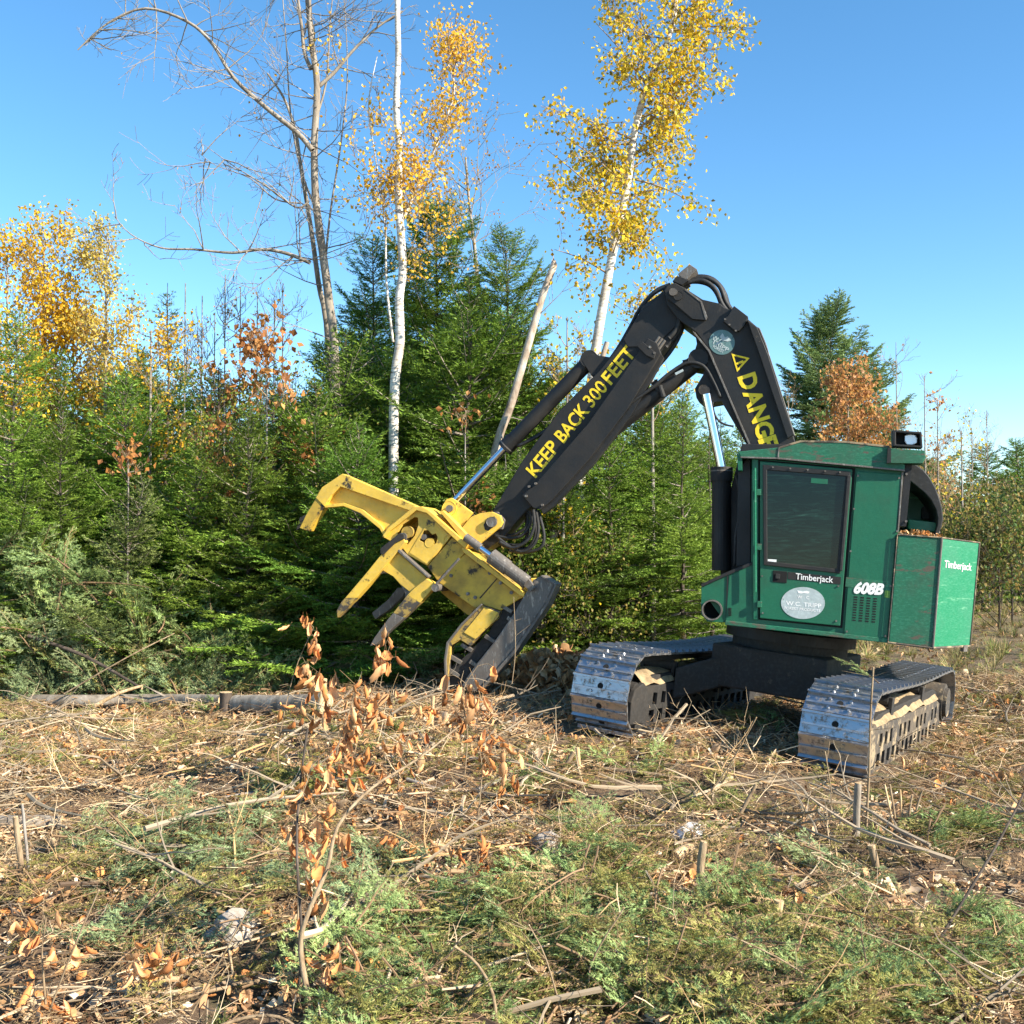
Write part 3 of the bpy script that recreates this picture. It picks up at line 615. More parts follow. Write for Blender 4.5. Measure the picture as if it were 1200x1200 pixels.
tube(smoothpts([pl(*z3(x, y), .22) for x, y in ((470, 640), (520, 560), (640, 470), (700, 420), (760, 385), (815, 395), (850, 450), (872, 500))], 5), .02, 8).build('hose', M['rubber'], buncher, smooth=True)
tube([pl(*z3(668, 462), .2), pl(*z3(680, 500), .2)], .03, 10).build('hose_clamp', M['rubber'], buncher)
cc = pl(*z3(668, 472), .1); dd = (pl(*z3(800, 375), .1) - pl(*z3(478, 632), .1)).normalized(); tube([cc - dd * .04, cc + dd * .04], .115, 20).build('barrel_band', M['black'], buncher)
pplate('hose_label', z3, [(718, 418), (745, 405), (748, 412), (722, 426)], .235, .01, M['grey_sticker'], buncher, .002)
for k, (n_, pts) in enumerate([(.0, ((700, 125), (650, 150), (600, 205), (560, 280), (520, 345), (480, 400))), (-.06, ((705, 118), (655, 140), (605, 195), (570, 260), (530, 330), (495, 385), (400, 500), (300, 600), (200, 660))), (.08, ((480, 395), (420, 480), (330, 570), (260, 630), (190, 665))),
        (.1, ((745, 115), (790, 100), (830, 98), (870, 125), (890, 175), (905, 200))), (.16, ((740, 122), (785, 108), (820, 108), (855, 135), (878, 185), (900, 215))), (.0, ((750, 105), (800, 92), (845, 100), (880, 135), (895, 180), (910, 205))), (.05, ((748, 112), (800, 110), (838, 122), (862, 150), (880, 195), (900, 225))), (-.1, ((750, 110), (800, 95), (850, 108), (885, 145), (900, 190), (915, 215))),
        (.2, ((700, 300), (725, 270), (735, 235))), (.15, ((690, 330), (730, 280), (742, 230))), (.1, ((640, 420), (700, 350), (735, 290), (742, 240)))]):
    tube(smoothpts([pl(*z3(*p), n_) for p in pts], 5), .026 if k > 2 else .02, 8).build('hose', M['rubber'], buncher, smooth=True)
# hose bundle dangling under the stick end
for k, pts in enumerate([((1040, 235), (1045, 300), (1020, 360), (960, 395), (900, 370)), ((1050, 235), (1062, 320), (1040, 385), (980, 410), (890, 350)), ((1030, 240), (1030, 290), (1000, 340), (950, 355), (880, 345)), ((1060, 240), (1085, 340), (1070, 395), (1000, 415), (940, 405)), ((1015, 240), (1015, 300), (985, 330), (940, 345), (900, 340)), ((1045, 240), (1050, 340), (1010, 400), (930, 390), (880, 360)), ((1035, 235), (1012, 280), (1020, 330), (990, 380), (930, 380), (885, 352))]):
    tube(smoothpts([pl(*z2(*p), .28 - k * .05) for p in pts], 6), .019, 8).build('hose', M['rubber'], buncher, smooth=True)
tube(smoothpts([pl(*z4(x, y), .24) for x, y in ((395, 785), (400, 840), (430, 890), (470, 912), (510, 920))], 5), .012, 8).build('hose', M['rubber'], buncher, smooth=True)
tube(smoothpts([pl(*zb(x, y), .5) for x, y in ((180, 190), (195, 260), (200, 340), (180, 430), (175, 560))], 5), .018, 8).build('hose', M['rubber'], buncher, smooth=True)

# --- felling head (part) and its pieces (sub-parts)
HN = .40
head = pplate('felling_head', z2, [(770, 410), (800, 420), (1022, 592), (985, 606), (905, 655), (830, 630), (800, 645), (655, 542), (640, 520)], HN, .78, M['yellow_dirty'], buncher, .01)
def hp(name, pts, n0, th, m, bevel=.006, holes=()): return pplate(name, z2, pts, n0, th, M[m], head, bevel, holes=holes)
hp('inner_pocket', [(655, 535), (810, 640), (800, 690), (760, 665), (660, 580)], .10, .45, 'yellow_dirty')
hp('body_seam', [(890, 520), (893, 523), (822, 605), (818, 602)], HN + .004, .004, 'undercarriage', 0)
hp('side_rail', [(745, 395), (765, 400), (1005, 582), (1000, 598), (985, 592), (750, 412)], HN + .06, .10, 'yellow')
hp('tower_back', [(545, 250), (700, 345), (775, 405), (652, 535), (600, 470), (525, 425), (440, 340)], .05, .42, 'yellow_dirty')
hp('tower_plate', [(550, 238), (605, 250), (702, 345), (668, 388), (602, 468), (520, 422), (500, 395), (415, 348), (445, 320)], HN + .02, .035, 'yellow', .005, holes=[[(548, 268), (563, 270), (565, 300), (550, 345), (520, 382), (500, 370), (478, 335), (500, 300)], [(588, 324), (605, 322), (622, 340), (638, 336), (645, 350), (640, 375), (618, 390), (570, 364)]])
hp('cover_plate', [(620, 262), (690, 340), (672, 352), (672, 378), (600, 462), (528, 415)], HN + .028, .008, 'yellow', .003, holes=[[(588, 324), (605, 322), (622, 340), (638, 336), (645, 350), (640, 375), (618, 390), (570, 364)]])
hp('plate_seam', [(706, 352), (770, 406), (642, 528), (604, 472)], HN + .01, .03, 'yellow_dirty')
hp('plate_patch', [(700, 395), (742, 392), (720, 450), (690, 495), (672, 470), (640, 455), (672, 410)], HN + .014, .005, 'yellow_dirty', 0)
hp('tower_rim', [(545, 225), (580, 224), (610, 240), (770, 380), (758, 398), (700, 345), (600, 252), (556, 240), (450, 325), (425, 355), (418, 345), (440, 312)], HN + .07, .5, 'yellow')
pin('slot_pin', z2, 612, 374, HN + .03, .2, .055, M['yellow'], head); pin('slot_pin', z2, 588, 350, HN + .02, .2, .035, M['steel'], head)
pin('arm_pivot', z2, 520, 330, HN + .06, .7, .07, M['yellow_dirty'], head); pin('arm_pivot', z2, 500, 350, HN + .09, .12, .05, M['steel'], head)
for x, y in ((700, 510), (800, 600), (770, 585), (905, 540), (950, 580), (860, 500)): pin('bolt_head', z2, x, y, HN + .02, .03, .02, M['steel'], head)
# top horn, near and far
hp('horn_web', [(240, 142), (532, 240), (430, 342), (408, 305), (330, 240), (255, 214), (175, 222), (195, 190)], HN - .02, .03, 'yellow')
hp('horn_flange', [(140, 188), (165, 145), (250, 88), (268, 96), (555, 222), (542, 246), (242, 142), (205, 178), (176, 224)], HN + .06, .16, 'yellow')
hp('horn_tip', [(142, 188), (176, 222), (140, 275), (110, 326), (74, 314), (100, 260)], HN + .05, .16, 'yellow_dirty')
hp('horn_lower_edge', [(172, 218), (255, 209), (335, 238), (412, 302), (435, 345), (427, 356), (404, 316), (325, 252), (255, 223), (178, 230)], HN + .03, .10, 'yellow')
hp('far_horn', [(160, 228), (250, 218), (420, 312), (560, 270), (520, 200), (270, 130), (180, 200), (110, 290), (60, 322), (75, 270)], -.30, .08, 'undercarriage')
# gripping arms
hp('grab_arm', [(462, 352), (500, 345), (512, 372), (430, 470), (310, 603), (262, 604), (350, 500), (410, 425)], HN + .10, .13, 'yellow')
hp('arm_tip', [(310, 603), (262, 604), (250, 615), (228, 655), (232, 684), (270, 645)], HN + .10, .12, 'yellow_worn')
hp('pivot_link', [(408, 398), (485, 336), (505, 338), (508, 356), (470, 375), (420, 424), (408, 420)], HN + .12, .03, 'undercarriage')
hp('arm_web', [(476, 408), (604, 522), (572, 560), (540, 585), (490, 545), (460, 512), (408, 482)], HN + .05, .06, 'yellow')
hp('web_edge', [(476, 408), (604, 520), (609, 512), (484, 400)], HN + .10, .11, 'steel')
hp('web_gusset', [(404, 480), (440, 503), (425, 500), (372, 512)], HN + .04, .06, 'steel')
hp('web_gusset', [(490, 545), (542, 586), (535, 600), (512, 618), (510, 580)], HN + .04, .06, 'steel')
hp('grab_arm', [(600, 522), (632, 542), (628, 562), (572, 622), (520, 590), (545, 565)], HN + .10, .13, 'yellow')
hp('arm_middle', [(520, 590), (572, 622), (508, 684), (462, 664)], HN + .10, .12, 'yellow_worn')
hp('arm_tip', [(462, 664), (508, 684), (440, 745), (392, 795), (366, 800), (385, 765), (440, 690)], HN + .10, .12, 'steel')
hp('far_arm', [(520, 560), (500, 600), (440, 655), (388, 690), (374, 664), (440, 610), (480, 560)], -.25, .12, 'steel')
pin('arm_pin', z2, 636, 560, HN + .14, .5, .045, M['steel'], head)
g = cyl(pl(*z2(640, 545), HN + .12), pl(*z2(735, 440), HN + .12), .016, 10); g.build('linkage_rod', M['steel'], head)
# saw housing
hp('saw_housing', [(1040, 528), (1068, 512), (1100, 520), (1132, 546), (1095, 625), (1040, 705), (960, 820), (880, 915), (815, 985), (790, 990), (742, 965), (800, 880), (880, 780), (960, 665)], .46, .26, 'steel', .02)
hp('housing_bevel', [(1070, 512), (1075, 508), (1138, 545), (1100, 632), (965, 830), (818, 992), (812, 984), (958, 818), (1092, 625), (1128, 548)], .48, .28, 'steel', .004)
hp('housing_channel', [(1000, 600), (1020, 600), (950, 690), (870, 790), (800, 880), (745, 968), (690, 985), (682, 900), (750, 850), (860, 740), (905, 655)], .36, .9, 'undercarriage', .006)
hp('saw_tooth_guard', [(830, 632), (905, 658), (890, 690), (830, 745), (780, 800), (740, 775), (700, 800), (692, 900), (684, 960), (680, 870), (690, 790), (745, 720)], .44, .16, 'yellow_worn', .006)
hp('saw_tooth_guard', [(838, 640), (896, 662), (862, 715), (800, 772), (752, 745), (790, 700)], .45, .02, 'yellow', .006)
hp('housing_edge', [(830, 630), (746, 716), (690, 790), (680, 860), (686, 990), (678, 990), (672, 860), (682, 786), (740, 710), (824, 626)], .48, .25, 'steel', .003)
for (x, y) in ((930, 640), (955, 690), (862, 765), (800, 870), (765, 800), (720, 850), (712, 905)):
    hp('housing_rib', [(x - 18, y - 14), (x + 26, y + 14), (x + 18, y + 26), (x - 26, y)], .40, .3, 'steel', .003)
hp('bolt_plate', [(1030, 520), (1080, 530), (1048, 570), (1010, 590), (1000, 560)], .30, .3, 'yellow')
# clamp cylinder
a_, b_, c_ = pl(*z2(1015, 538), .52), pl(*z2(872, 432), .52), pl(*z2(760, 350), .52)
g = cyl(a_, b_, .078, 20); d_3 = (b_ - a_).normalized(); tube([b_ - d_3 * .22, b_ + d_3 * .02], .09, 20, g); g.build('clamp_cylinder', M['steel'], head, bevel=.004)
pcyl('clamp_rod', b_, c_, .038, M['chrome'], head)
pcyl('rod_collar', b_ + (c_ - b_) * .45, c_, .05, M['steel'], head)
hp('cylinder_end', [(985, 520), (1020, 520), (1048, 560), (1030, 575), (990, 545)], .56, .06, 'steel')
# bracket joining stick and head
for n0, th in ((.32, .05), (-.22, .05)):
    hp('mount_plate', [(745, 312), (782, 268), (820, 252), (870, 246), (905, 262), (915, 290), (905, 308), (820, 378), (790, 372), (745, 335)], n0, th, 'yellow')
    hp('mount_plate', [(668, 215), (680, 195), (702, 188), (722, 200), (790, 250), (770, 275), (740, 318), (700, 285), (655, 250)], n0 - .04, th, 'yellow')
hp('mount_block', [(700, 240), (790, 258), (880, 300), (820, 372), (760, 340)], .20, .36, 'yellow_dirty')
hp('mount_rail', [(655, 246), (668, 240), (765, 340), (800, 372), (790, 384), (745, 355)], .42, .8, 'yellow')
pin('mount_pin', z2, 868, 288, .36, .7, .06, M['steel'], head); hp('pin_plate', [(835, 300), (850, 272), (880, 265), (892, 280), (885, 300), (855, 325), (840, 320)], .33, .02, 'undercarriage', .004)
pin('mount_pin', z2, 693, 232, .34, .7, .04, M['steel'], head); pin('pin_ring', z2, 693, 232, .30, .04, .085, M['yellow'], head)
pplate('stick_nose', z2, [(860, 250), (895, 245), (925, 280), (915, 320), (880, 318)], .19, .4, M['steel'], stick, .01)

# ------------------------------------------------------------------ conifers
def needle_tris(seg0, seg1, up, g, col, per=.012, nl=.024, nw=.006, mat_=0, flat=.55, colvar=.25, rs=NR):
    """needle clumps along twig segments (arrays n x 3)"""
    d = seg1 - seg0; L = np.linalg.norm(d, axis=1); k = np.maximum(2, (L / per).astype(int)); idx = np.repeat(np.arange(len(L)), k); n = len(idx)
    first = np.repeat(np.cumsum(k) - k, k); t = (np.arange(n) - first + rs.rand(n)) / k[idx]
    dn = d / L[:, None]; side = np.cross(dn, up); side /= np.linalg.norm(side, axis=1)[:, None] + 1e-9; nrm = np.cross(side, dn)
    sg = rs.choice([-1, 1], n); ang = rs.normal(0, flat, n)
    lat = side[idx] * (sg * np.cos(ang))[:, None] + nrm[idx] * (np.sin(ang) + .15)[:, None]
    fwd = dn[idx]; b = seg0[idx] + d[idx] * t[:, None]; ln = nl * rs.uniform(.7, 1.2, n)
    tip = b + (lat * .75 + fwd * .65) * ln[:, None]
    wv = fwd * (nw / 2) + nrm[idx] * (rs.uniform(-.5, .5, n) * nw)[:, None]
    V = np.stack([b - wv, b + wv, tip], 1).reshape(-1, 3)
    c = col[idx] * rs.uniform(1 - colvar, 1 + colvar, n)[:, None]
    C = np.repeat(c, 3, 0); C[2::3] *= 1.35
    g.add(V, np.arange(3 * n).reshape(-1, 3), mat_, C)
def conifer_geo(h, rad, seed, base=.3, bare=0.0, dens=1.0, col=(.045, .085, .022), tipc=(.085, .15, .035), per=.0125, nl=.042, nw=.0155, power=.74, gaps=.12, droop=.25, lean=(0, 0), trunk_r=None):
    rs = np.random.RandomState(seed); tg = Geo(); cg = Geo()
    tr = trunk_r or (.008 * h + .012); K = 9
    tp = [(lean[0] * (i / K) ** 1.3 + .02 * math.sin(i * 1.7 + seed), lean[1] * (i / K) ** 1.3 + .02 * math.cos(i * 1.3 + seed), h * i / K) for i in range(K + 1)]
    tube([(0, 0, -.2)] + tp, [tr * 1.15] + [tr * (1 - .93 * i / K) for i in range(K + 1)], 7, tg, 0)
    TPx = np.array([p[0] for p in tp]); TPy = np.array([p[1] for p in tp]); TPz = np.array([p[2] for p in tp])
    S0, S1, UP, CC = [], [], [], []
    z = base * .3 if bare > 0 else base
    z = max(.15, min(base, .3))
    while z < h * .985:
        f = z / h; live = z > base + rs.uniform(-.25, .25)
        wl = rad * (1 - f) ** power * (1 if f > .12 else .75 + 2 * f) + .06
        nb = rs.randint(4, 7) if live else rs.randint(2, 4)
        a0 = rs.uniform(0, 6.28)
        for k in range(nb):
            if live and rs.rand() < gaps: continue
            az = a0 + 6.283 * k / nb + rs.uniform(-.35, .35); ln = wl * rs.uniform(.5, 1.25) * (1.35 if rs.rand() < .08 else 1) * (.75 if not live else 1)
            el = .75 * f ** 1.6 + rs.uniform(-.22, .22) + .05 - (1 - f) * droop
            p = np.array([np.interp(z, TPz, TPx), np.interp(z, TPz, TPy), z]); hd = np.array([math.cos(az), math.sin(az), 0.])
            m = 5; pts = [p]; d_el = el
            for q in range(m):
                d = hd * math.cos(d_el) + np.array([0, 0, math.sin(d_el)]); p = p + d * ln / m; pts.append(p); d_el += .10 + rs.uniform(-.05, .05)
            r0 = .006 + .008 * ln
            tube(pts if live else pts[:rs.randint(3, 6)], [r0 * (1 - .85 * i / m) for i in range(len(pts))][:99] if live else [r0 * .7 * (1 - .8 * i / m) for i in range(6)], 3, tg, 1, caps=False) if live else None
            if not live:
                q_ = pts[:rs.randint(4, 7)]; tube(q_, [r0 * .7 * (1 - .13 * i) for i in range(len(q_))], 3, tg, 1, caps=False)
                for _ in range(3):
                    i_ = rs.randint(1, len(q_)); s_ = q_[i_]; e_ = s_ + (hd * .6 + rs.normal(0, .6, 3)) * ln * .3; tube([s_, e_], [.003, .0015], 3, tg, 1, caps=False)
                if rs.rand() < .75: continue
            shade = rs.uniform(.72, 1.2); side = np.array([-hd[1], hd[0], 0]); upv = np.array([0, 0, 1.])
            # main axis
            start = .12 if live else .6
            for q in range(m):
                if q / m < start: continue
                S0.append(pts[q]); S1.append(pts[q + 1]); UP.append(upv); CC.append(np.array(col) * shade)
            nt_ = max(3, int(ln / .040 * dens))
            for j in range(nt_):
                u = start + (1 - start) * (j + rs.rand()) / nt_; i_ = min(int(u * m), m - 1); s = pts[i_] + (pts[i_ + 1] - pts[i_]) * (u * m - i_)
                dd = pts[i_ + 1] - pts[i_]; dd = dd / np.linalg.norm(dd)
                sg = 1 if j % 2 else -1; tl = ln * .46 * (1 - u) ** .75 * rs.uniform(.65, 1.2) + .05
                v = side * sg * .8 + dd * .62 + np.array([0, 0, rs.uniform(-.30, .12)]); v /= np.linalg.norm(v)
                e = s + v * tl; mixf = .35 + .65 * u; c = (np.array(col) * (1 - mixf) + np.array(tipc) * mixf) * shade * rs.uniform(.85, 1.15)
                S0.append(s); S1.append(e); UP.append(upv); CC.append(c)
                if tl > .13:
                    for q in range(int(tl / .06)):
                        uu = .25 + .7 * rs.rand(); s2 = s + v * tl * uu; v2 = v * .7 + np.cross(v, upv) * rs.choice([-1, 1]) * .7 + np.array([0, 0, rs.uniform(-.2, .1)]); e2 = s2 + v2 * (tl * .4 * (1 - uu) + .04)
                        S0.append(s2); S1.append(e2); UP.append(upv); CC.append(c * rs.uniform(.95, 1.25))
        z += (rs.uniform(.13, .23) if live else .16) * max(.6, min(1.4, h / 5)) * (1 if f < .8 else .8)
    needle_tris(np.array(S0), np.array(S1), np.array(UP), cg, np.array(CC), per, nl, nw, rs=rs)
    return tg, cg
TRIS = [0]
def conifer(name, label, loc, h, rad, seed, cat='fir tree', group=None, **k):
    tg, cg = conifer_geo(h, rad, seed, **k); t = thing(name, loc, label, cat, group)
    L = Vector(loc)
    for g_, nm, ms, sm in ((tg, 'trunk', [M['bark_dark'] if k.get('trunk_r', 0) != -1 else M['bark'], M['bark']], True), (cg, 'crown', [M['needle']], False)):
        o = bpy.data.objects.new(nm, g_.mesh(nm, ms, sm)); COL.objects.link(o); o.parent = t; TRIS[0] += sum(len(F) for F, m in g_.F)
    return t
def gp(px, D):                                          # a spot on the ground at depth D seen at column px
    x = (px - 600) / FPX * D; return Vector((x, D, float(hgt(x, D))))
def hh(py, D): return (HZ - py) / FPX * D + CAMZ        # height reached at row py
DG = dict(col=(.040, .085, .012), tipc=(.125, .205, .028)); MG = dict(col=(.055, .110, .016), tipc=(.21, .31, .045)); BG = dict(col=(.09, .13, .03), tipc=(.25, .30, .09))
G_F = 'young firs along the edge of the woods'
protos = []
def C_(label, px, D, top, rad, seed, **k):
    p = gp(px, D); t = conifer('fir_tree', label, p, hh(top, D) - p.z, rad, seed, group=G_F, **k); protos.append((t, hh(top, D) - p.z)); return t
C_('tall bright green fir at the far left edge of the picture', 15, 15.2, 360, 1.6, 1, base=.35, **MG)
C_('fir with a full rounded skirt left of the raised yellow horn', 290, 15.0, 480, 1.55, 2, base=.8, **MG)
C_('narrow fir with a bare pole top between yellow aspen and oak leaves', 195, 17.5, 330, 1.0, 3, base=.8, gaps=.3, **DG)
C_('tallest dark spruce, right of the white birch trunk', 512, 20.2, 240, 2.1, 4, base=1.0, dens=1.15, per=.012, nl=.05, nw=.018, power=.42, gaps=.14, **MG)
C_('broad dark spruce between the bare hardwood and the white birch', 436, 21.2, 285, 2.0, 14, base=1.0, gaps=.12, power=.42, **DG)
C_('irregular dark spruce between the tallest spruce and the snag', 594, 20.0, 270, 1.9, 15, base=1.0, gaps=.15, power=.45, **MG)
C_('dark fir close behind the tips of the grab arms', 420, 14.6, 500, 1.5, 5, base=.4, **DG)
C_('fir with bare lower stem behind the stick, left of the lift cylinder', 715, 15.8, 480, 1.35, 6, base=1.3, **MG)
C_('bright fir right behind the lift cylinder and cab front', 800, 16.0, 470, 1.35, 7, base=.9, **MG)
C_('small pale fir leaning out at the left behind the fallen pole', 130, 14.6, 560, .95, 8, base=.15, lean=(.5, -.2), **BG)
lab = ['small fir between the far left fir and the leaning pale one', 'slim fir behind the leaning pale fir', 'fir just left of the full skirted fir', 'fir between the skirted fir and the birch trunk', 'broad fir under the tall bare hardwood',
       'fir below the stick just right of the felling head', 'fir behind the saw housing', 'fir seen between stick and boom', 'fir behind the far track', 'slender fir behind the hose bundle',
       'lowest little fir beside the grab arm tips', 'fir directly behind the yellow horn', 'fir at the left edge in front of the yellow aspens']
spec = [(70, 15.0, 480), (150, 16.2, 440), (225, 15.3, 520), (370, 15.8, 450), (400, 17.2, 385), (610, 15.6, 520), (560, 15.4, 545), (760, 17.8, 440), (655, 15.4, 560), (640, 17.0, 450), (470, 14.9, 590), (335, 16.0, 470), (30, 14.7, 570)]
for (px, D, top), lb in zip(spec, lab):
    t, H0 = protos[R.choice([0, 1, 6, 7, 8])]; p = gp(px, D); s = (hh(top, D) - p.z) / H0
    copy_thing(t, p, R.uniform(0, 6.28), (s * R.uniform(1.0, 1.3), s * R.uniform(1.0, 1.3), s), lb, G_F)
def zone(px):
    for lim, w_ in ((60, 'golden aspen'), (150, 'pale yellow aspen'), (230, 'leaning pale fir'), (300, 'oak saplings'), (370, 'full skirted fir'), (430, 'bare hardwood'), (500, 'white birch'), (580, 'yellow horn'), (650, 'broken snag'), (720, 'stick lettering'), (790, 'stick cylinder'), (2000, 'lift cylinder')):
        if px < lim: return w_
for row, D in zip(('in the second row', 'in the third row', 'in the fourth row', 'in the fifth row', 'near the back of the stand', 'at the very back of the stand'), (17.6, 19.2, 21, 23.5, 26.5, 30)):
    x = -.52 * D
    while x < .22 * D:
        px = 600 + x / D * FPX
        env = np.interp(px, [-80, 60, 180, 280, 360, 450, 560, 640, 700, 780, 860, 900], [400, 410, 400, 430, 400, 330, 330, 400, 440, 440, 450, 540])
        t, H0 = protos[R.choice([0, 1, 2, 6, 7, 8])]; p = Vector((x, D + R.uniform(-.6, .6), 0)); p.z = float(hgt(p.x, p.y)); top = env + R.uniform(0, 90)
        s = (hh(top, D) - p.z) / H0; copy_thing(t, p, R.uniform(0, 6.28), (s * 1.1, s * 1.1, s), 'dark fir %s, behind the %s' % (row, zone(px)), 'firs deep in the stand')
        x += R.uniform(.8, 1.25) * (D / 17) ** .6
# right-hand tree line beyond the clearing
sp = conifer('spruce_tree', 'tall ragged spruce standing behind the cab roof beside the orange maple', gp(975, 34), hh(358, 34) - gp(975, 34).z, 3.3, 21, 'spruce tree', base=2.0, dens=.8, per=.022, nl=.07, nw=.035, gaps=.12, power=.5, col=(.10, .15, .05), tipc=(.23, .31, .11))
conifer('spruce_tree', 'lower ragged spruce just right of the tall one behind the work light', gp(1020, 36), hh(425, 36) - gp(1020, 36).z, 2.9, 22, 'spruce tree', base=2.0, dens=.8, per=.022, nl=.07, nw=.035, gaps=.15, power=.5, col=(.10, .15, .05), tipc=(.23, .31, .11))
for D, e0, lbx in ((38, 575, 'fir in the nearer row of the far tree line'), (46, 560, 'fir in the second row of the far tree line'), (58, 565, 'fir in the third row of the far tree line'), (74, 570, 'fir in the back row of the far tree line')):
    x = .19 * D
    while x < .56 * D:
        px = 600 + x / D * FPX; t, H0 = protos[R.choice([0, 1, 2, 6, 7, 8])]; p = Vector((x, D + R.uniform(-2, 2), 0)); p.z = float(hgt(p.x, p.y))
        if 865 < px < 1045: x += R.uniform(.9, 2.2) * D / 50; continue
        top = e0 + R.uniform(-25, 45) - (25 if px > 1165 else 0); lby = lbx + ', ' + ('behind the cab' if px < 1050 else 'behind the counterweight' if px < 1110 else 'right of the counterweight' if px < 1160 else 'at the right edge'); s = (hh(top, D) - p.z) / H0
        copy_thing(t, p, R.uniform(0, 6.28), (s * 1.5, s * 1.5, s), lby, 'firs of the far tree line'); x += R.uniform(.9, 2.2) * D / 50
print('conifer tris', TRIS)

# ------------------------------------------------------------------ broadleaf trees
def leaf_quads(P, size, g, cols, rs, mat_=0, hang=.6, fold=.35):
    n = len(P); P = np.asarray(P)
    d = rs.normal(0, 1, (n, 3)); d[:, 2] -= hang * 1.6; d /= np.linalg.norm(d, axis=1)[:, None]
    a = rs.normal(0, 1, (n, 3)); s = np.cross(d, a); s /= np.linalg.norm(s, axis=1)[:, None]; nn = np.cross(d, s)
    L = size * rs.uniform(.7, 1.25, n)[:, None]; W = L * .42
    b = P; t = P + d * L; m = P + d * L * .45; l = m + s * W + nn * W * fold; r = m - s * W + nn * W * fold
    V = np.stack([b, l, t, r], 1).reshape(-1, 3); i = np.arange(n)[:, None] * 4
    F = np.concatenate([i + np.array([0, 1, 2]), i + np.array([0, 2, 3])])
    cols = np.asarray(cols); c = cols[rs.randint(0, len(cols), n)] * rs.uniform(.75, 1.2, n)[:, None]
    g.add(V, F, mat_, np.repeat(c, 4, 0))
class Tree:
    def __init__(s, seed): s.rs = np.random.RandomState(seed); s.g = Geo(); s.tips = []
    def limb(s, pts, r0, r1, n=7, mat_=0, sub=4):
        P = smoothpts(pts, sub); K = len(P) - 1; s.g_add = tube(P, [r0 + (r1 - r0) * i / K for i in range(K + 1)], n, s.g, mat_, caps=False); return [np.array(p) for p in P]
    def grow(s, p, d, L, r, lvl, mt=1, up=.15, wig=.22, kids=(3, 5), tipd=1, ang=.75, shrink=.55):
        rs = s.rs; m = 5; pts = [np.array(p, float)]; d = np.array(d, float); d /= np.linalg.norm(d)
        for _ in range(m):
            d = d + rs.normal(0, wig * .5, 3) + np.array([0, 0, up * .3]); d /= np.linalg.norm(d); pts.append(pts[-1] + d * L / m)
        tube(pts, [max(.0035, r * (1 - .75 * i / m)) for i in range(m + 1)], 5 if r > .02 else 3, s.g, mt, caps=False)
        if lvl <= tipd: s.tips += [q + rs.normal(0, .02, 3) for q in pts[2:]]
        if lvl <= 0: return
        for _ in range(rs.randint(kids[0], kids[1] + 1)):
            u = rs.uniform(.25, 1) * m; i = min(int(u), m - 1); q = pts[i] + (pts[i + 1] - pts[i]) * (u - i)
            a = rs.normal(0, 1, 3); a -= d * a.dot(d); a /= np.linalg.norm(a) + 1e-6; nd_ = (pts[i + 1] - pts[i]); nd_ = nd_ / np.linalg.norm(nd_) * math.cos(ang) + a * math.sin(ang)
            s.grow(q, nd_, L * shrink * rs.uniform(.7, 1.15), max(.003, r * .5), lvl - 1, mt, up, wig, kids, tipd, ang, shrink)
    def done(s, name, label, cat, mats, leaves=None, group=None, off=None):
        o0 = off if off is not None else Vector((float(s.g.V[0][0][0]), float(s.g.V[0][0][1]), float(s.g.V[0][0][2])))
        t = thing(name, o0, label, cat, group); s.g.build('trunk', mats, t, smooth=True)
        if leaves:
            n, size, cols, spread = leaves[:4]; T = np.array(s.tips); idx = s.rs.randint(0, len(T), n); cg = Geo()
            leaf_quads(T[idx] + s.rs.normal(0, spread, (n, 3)), size, cg, cols, s.rs); cg.build('crown', M['leaf'], t)
        return t
def pxl(pts, D): return [at(x, y, D if not isinstance(D, (list, tuple)) else D[i]) for i, (x, y) in enumerate(pts)]
YEL = [(.78, .55, .03), (.70, .52, .05), (.82, .56, .03), (.50, .44, .05), (.60, .36, .03)]
ORG = [(.62, .30, .02), (.70, .38, .03), (.48, .20, .02), (.55, .30, .03), (.34, .20, .03)]
# tall bare hardwood, forked low
t = Tree(31); D = 17.6
base = gp(396, D); P = t.limb([base, *pxl([(392, 440), (384, 350), (376, 290), (368, 230), (366, 165), (369, 95), (362, 40), (356, -30), (350, -120)], D)], .078, .042, 9)
t.limb([gp(399, D) + Vector((0, .1, 0)), *pxl([(385, 420), (372, 330), (362, 260), (350, 190), (344, 150), (330, 110), (310, 80)], D + .2)], .055, .015, 7)
big = t.limb(pxl([(364, 172), (345, 150), (310, 122), (270, 85), (245, 45), (215, 18), (165, 2), (120, 20), (85, 52)], D - .3), .048, .01, 6, 0)
low = t.limb(pxl([(362, 306), (335, 295), (305, 290), (270, 294), (225, 290), (185, 288), (150, 272), (130, 250)], D - .5), .034, .006, 6, 0)
r1 = t.limb(pxl([(372, 95), (390, 78), (412, 52), (440, 25), (470, 5)], D), .035, .012, 6, 0)
for q_ in (((378, 330), (385, 250), (398, 160), (405, 80), (400, -20)), ((372, 250), (352, 200), (338, 130), (332, 40), (325, -40)), ((366, 140), (380, 90), (384, 20), (390, -40))): t.limb(pxl(q_, D + .1), .022, .006, 6, 0)
r2 = t.limb(pxl([(362, 75), (354, 55), (350, 20), (343, -30)], D - .1), .04, .02, 6, 0)
r3 = t.limb(pxl([(360, 232), (345, 240), (310, 215), (270, 190), (235, 165)], D - .3), .02, .004, 5, 0)
r4 = t.limb(pxl([(350, 235), (320, 230), (290, 205), (250, 190), (230, 175)], D - .3), .015, .003, 5, 0)
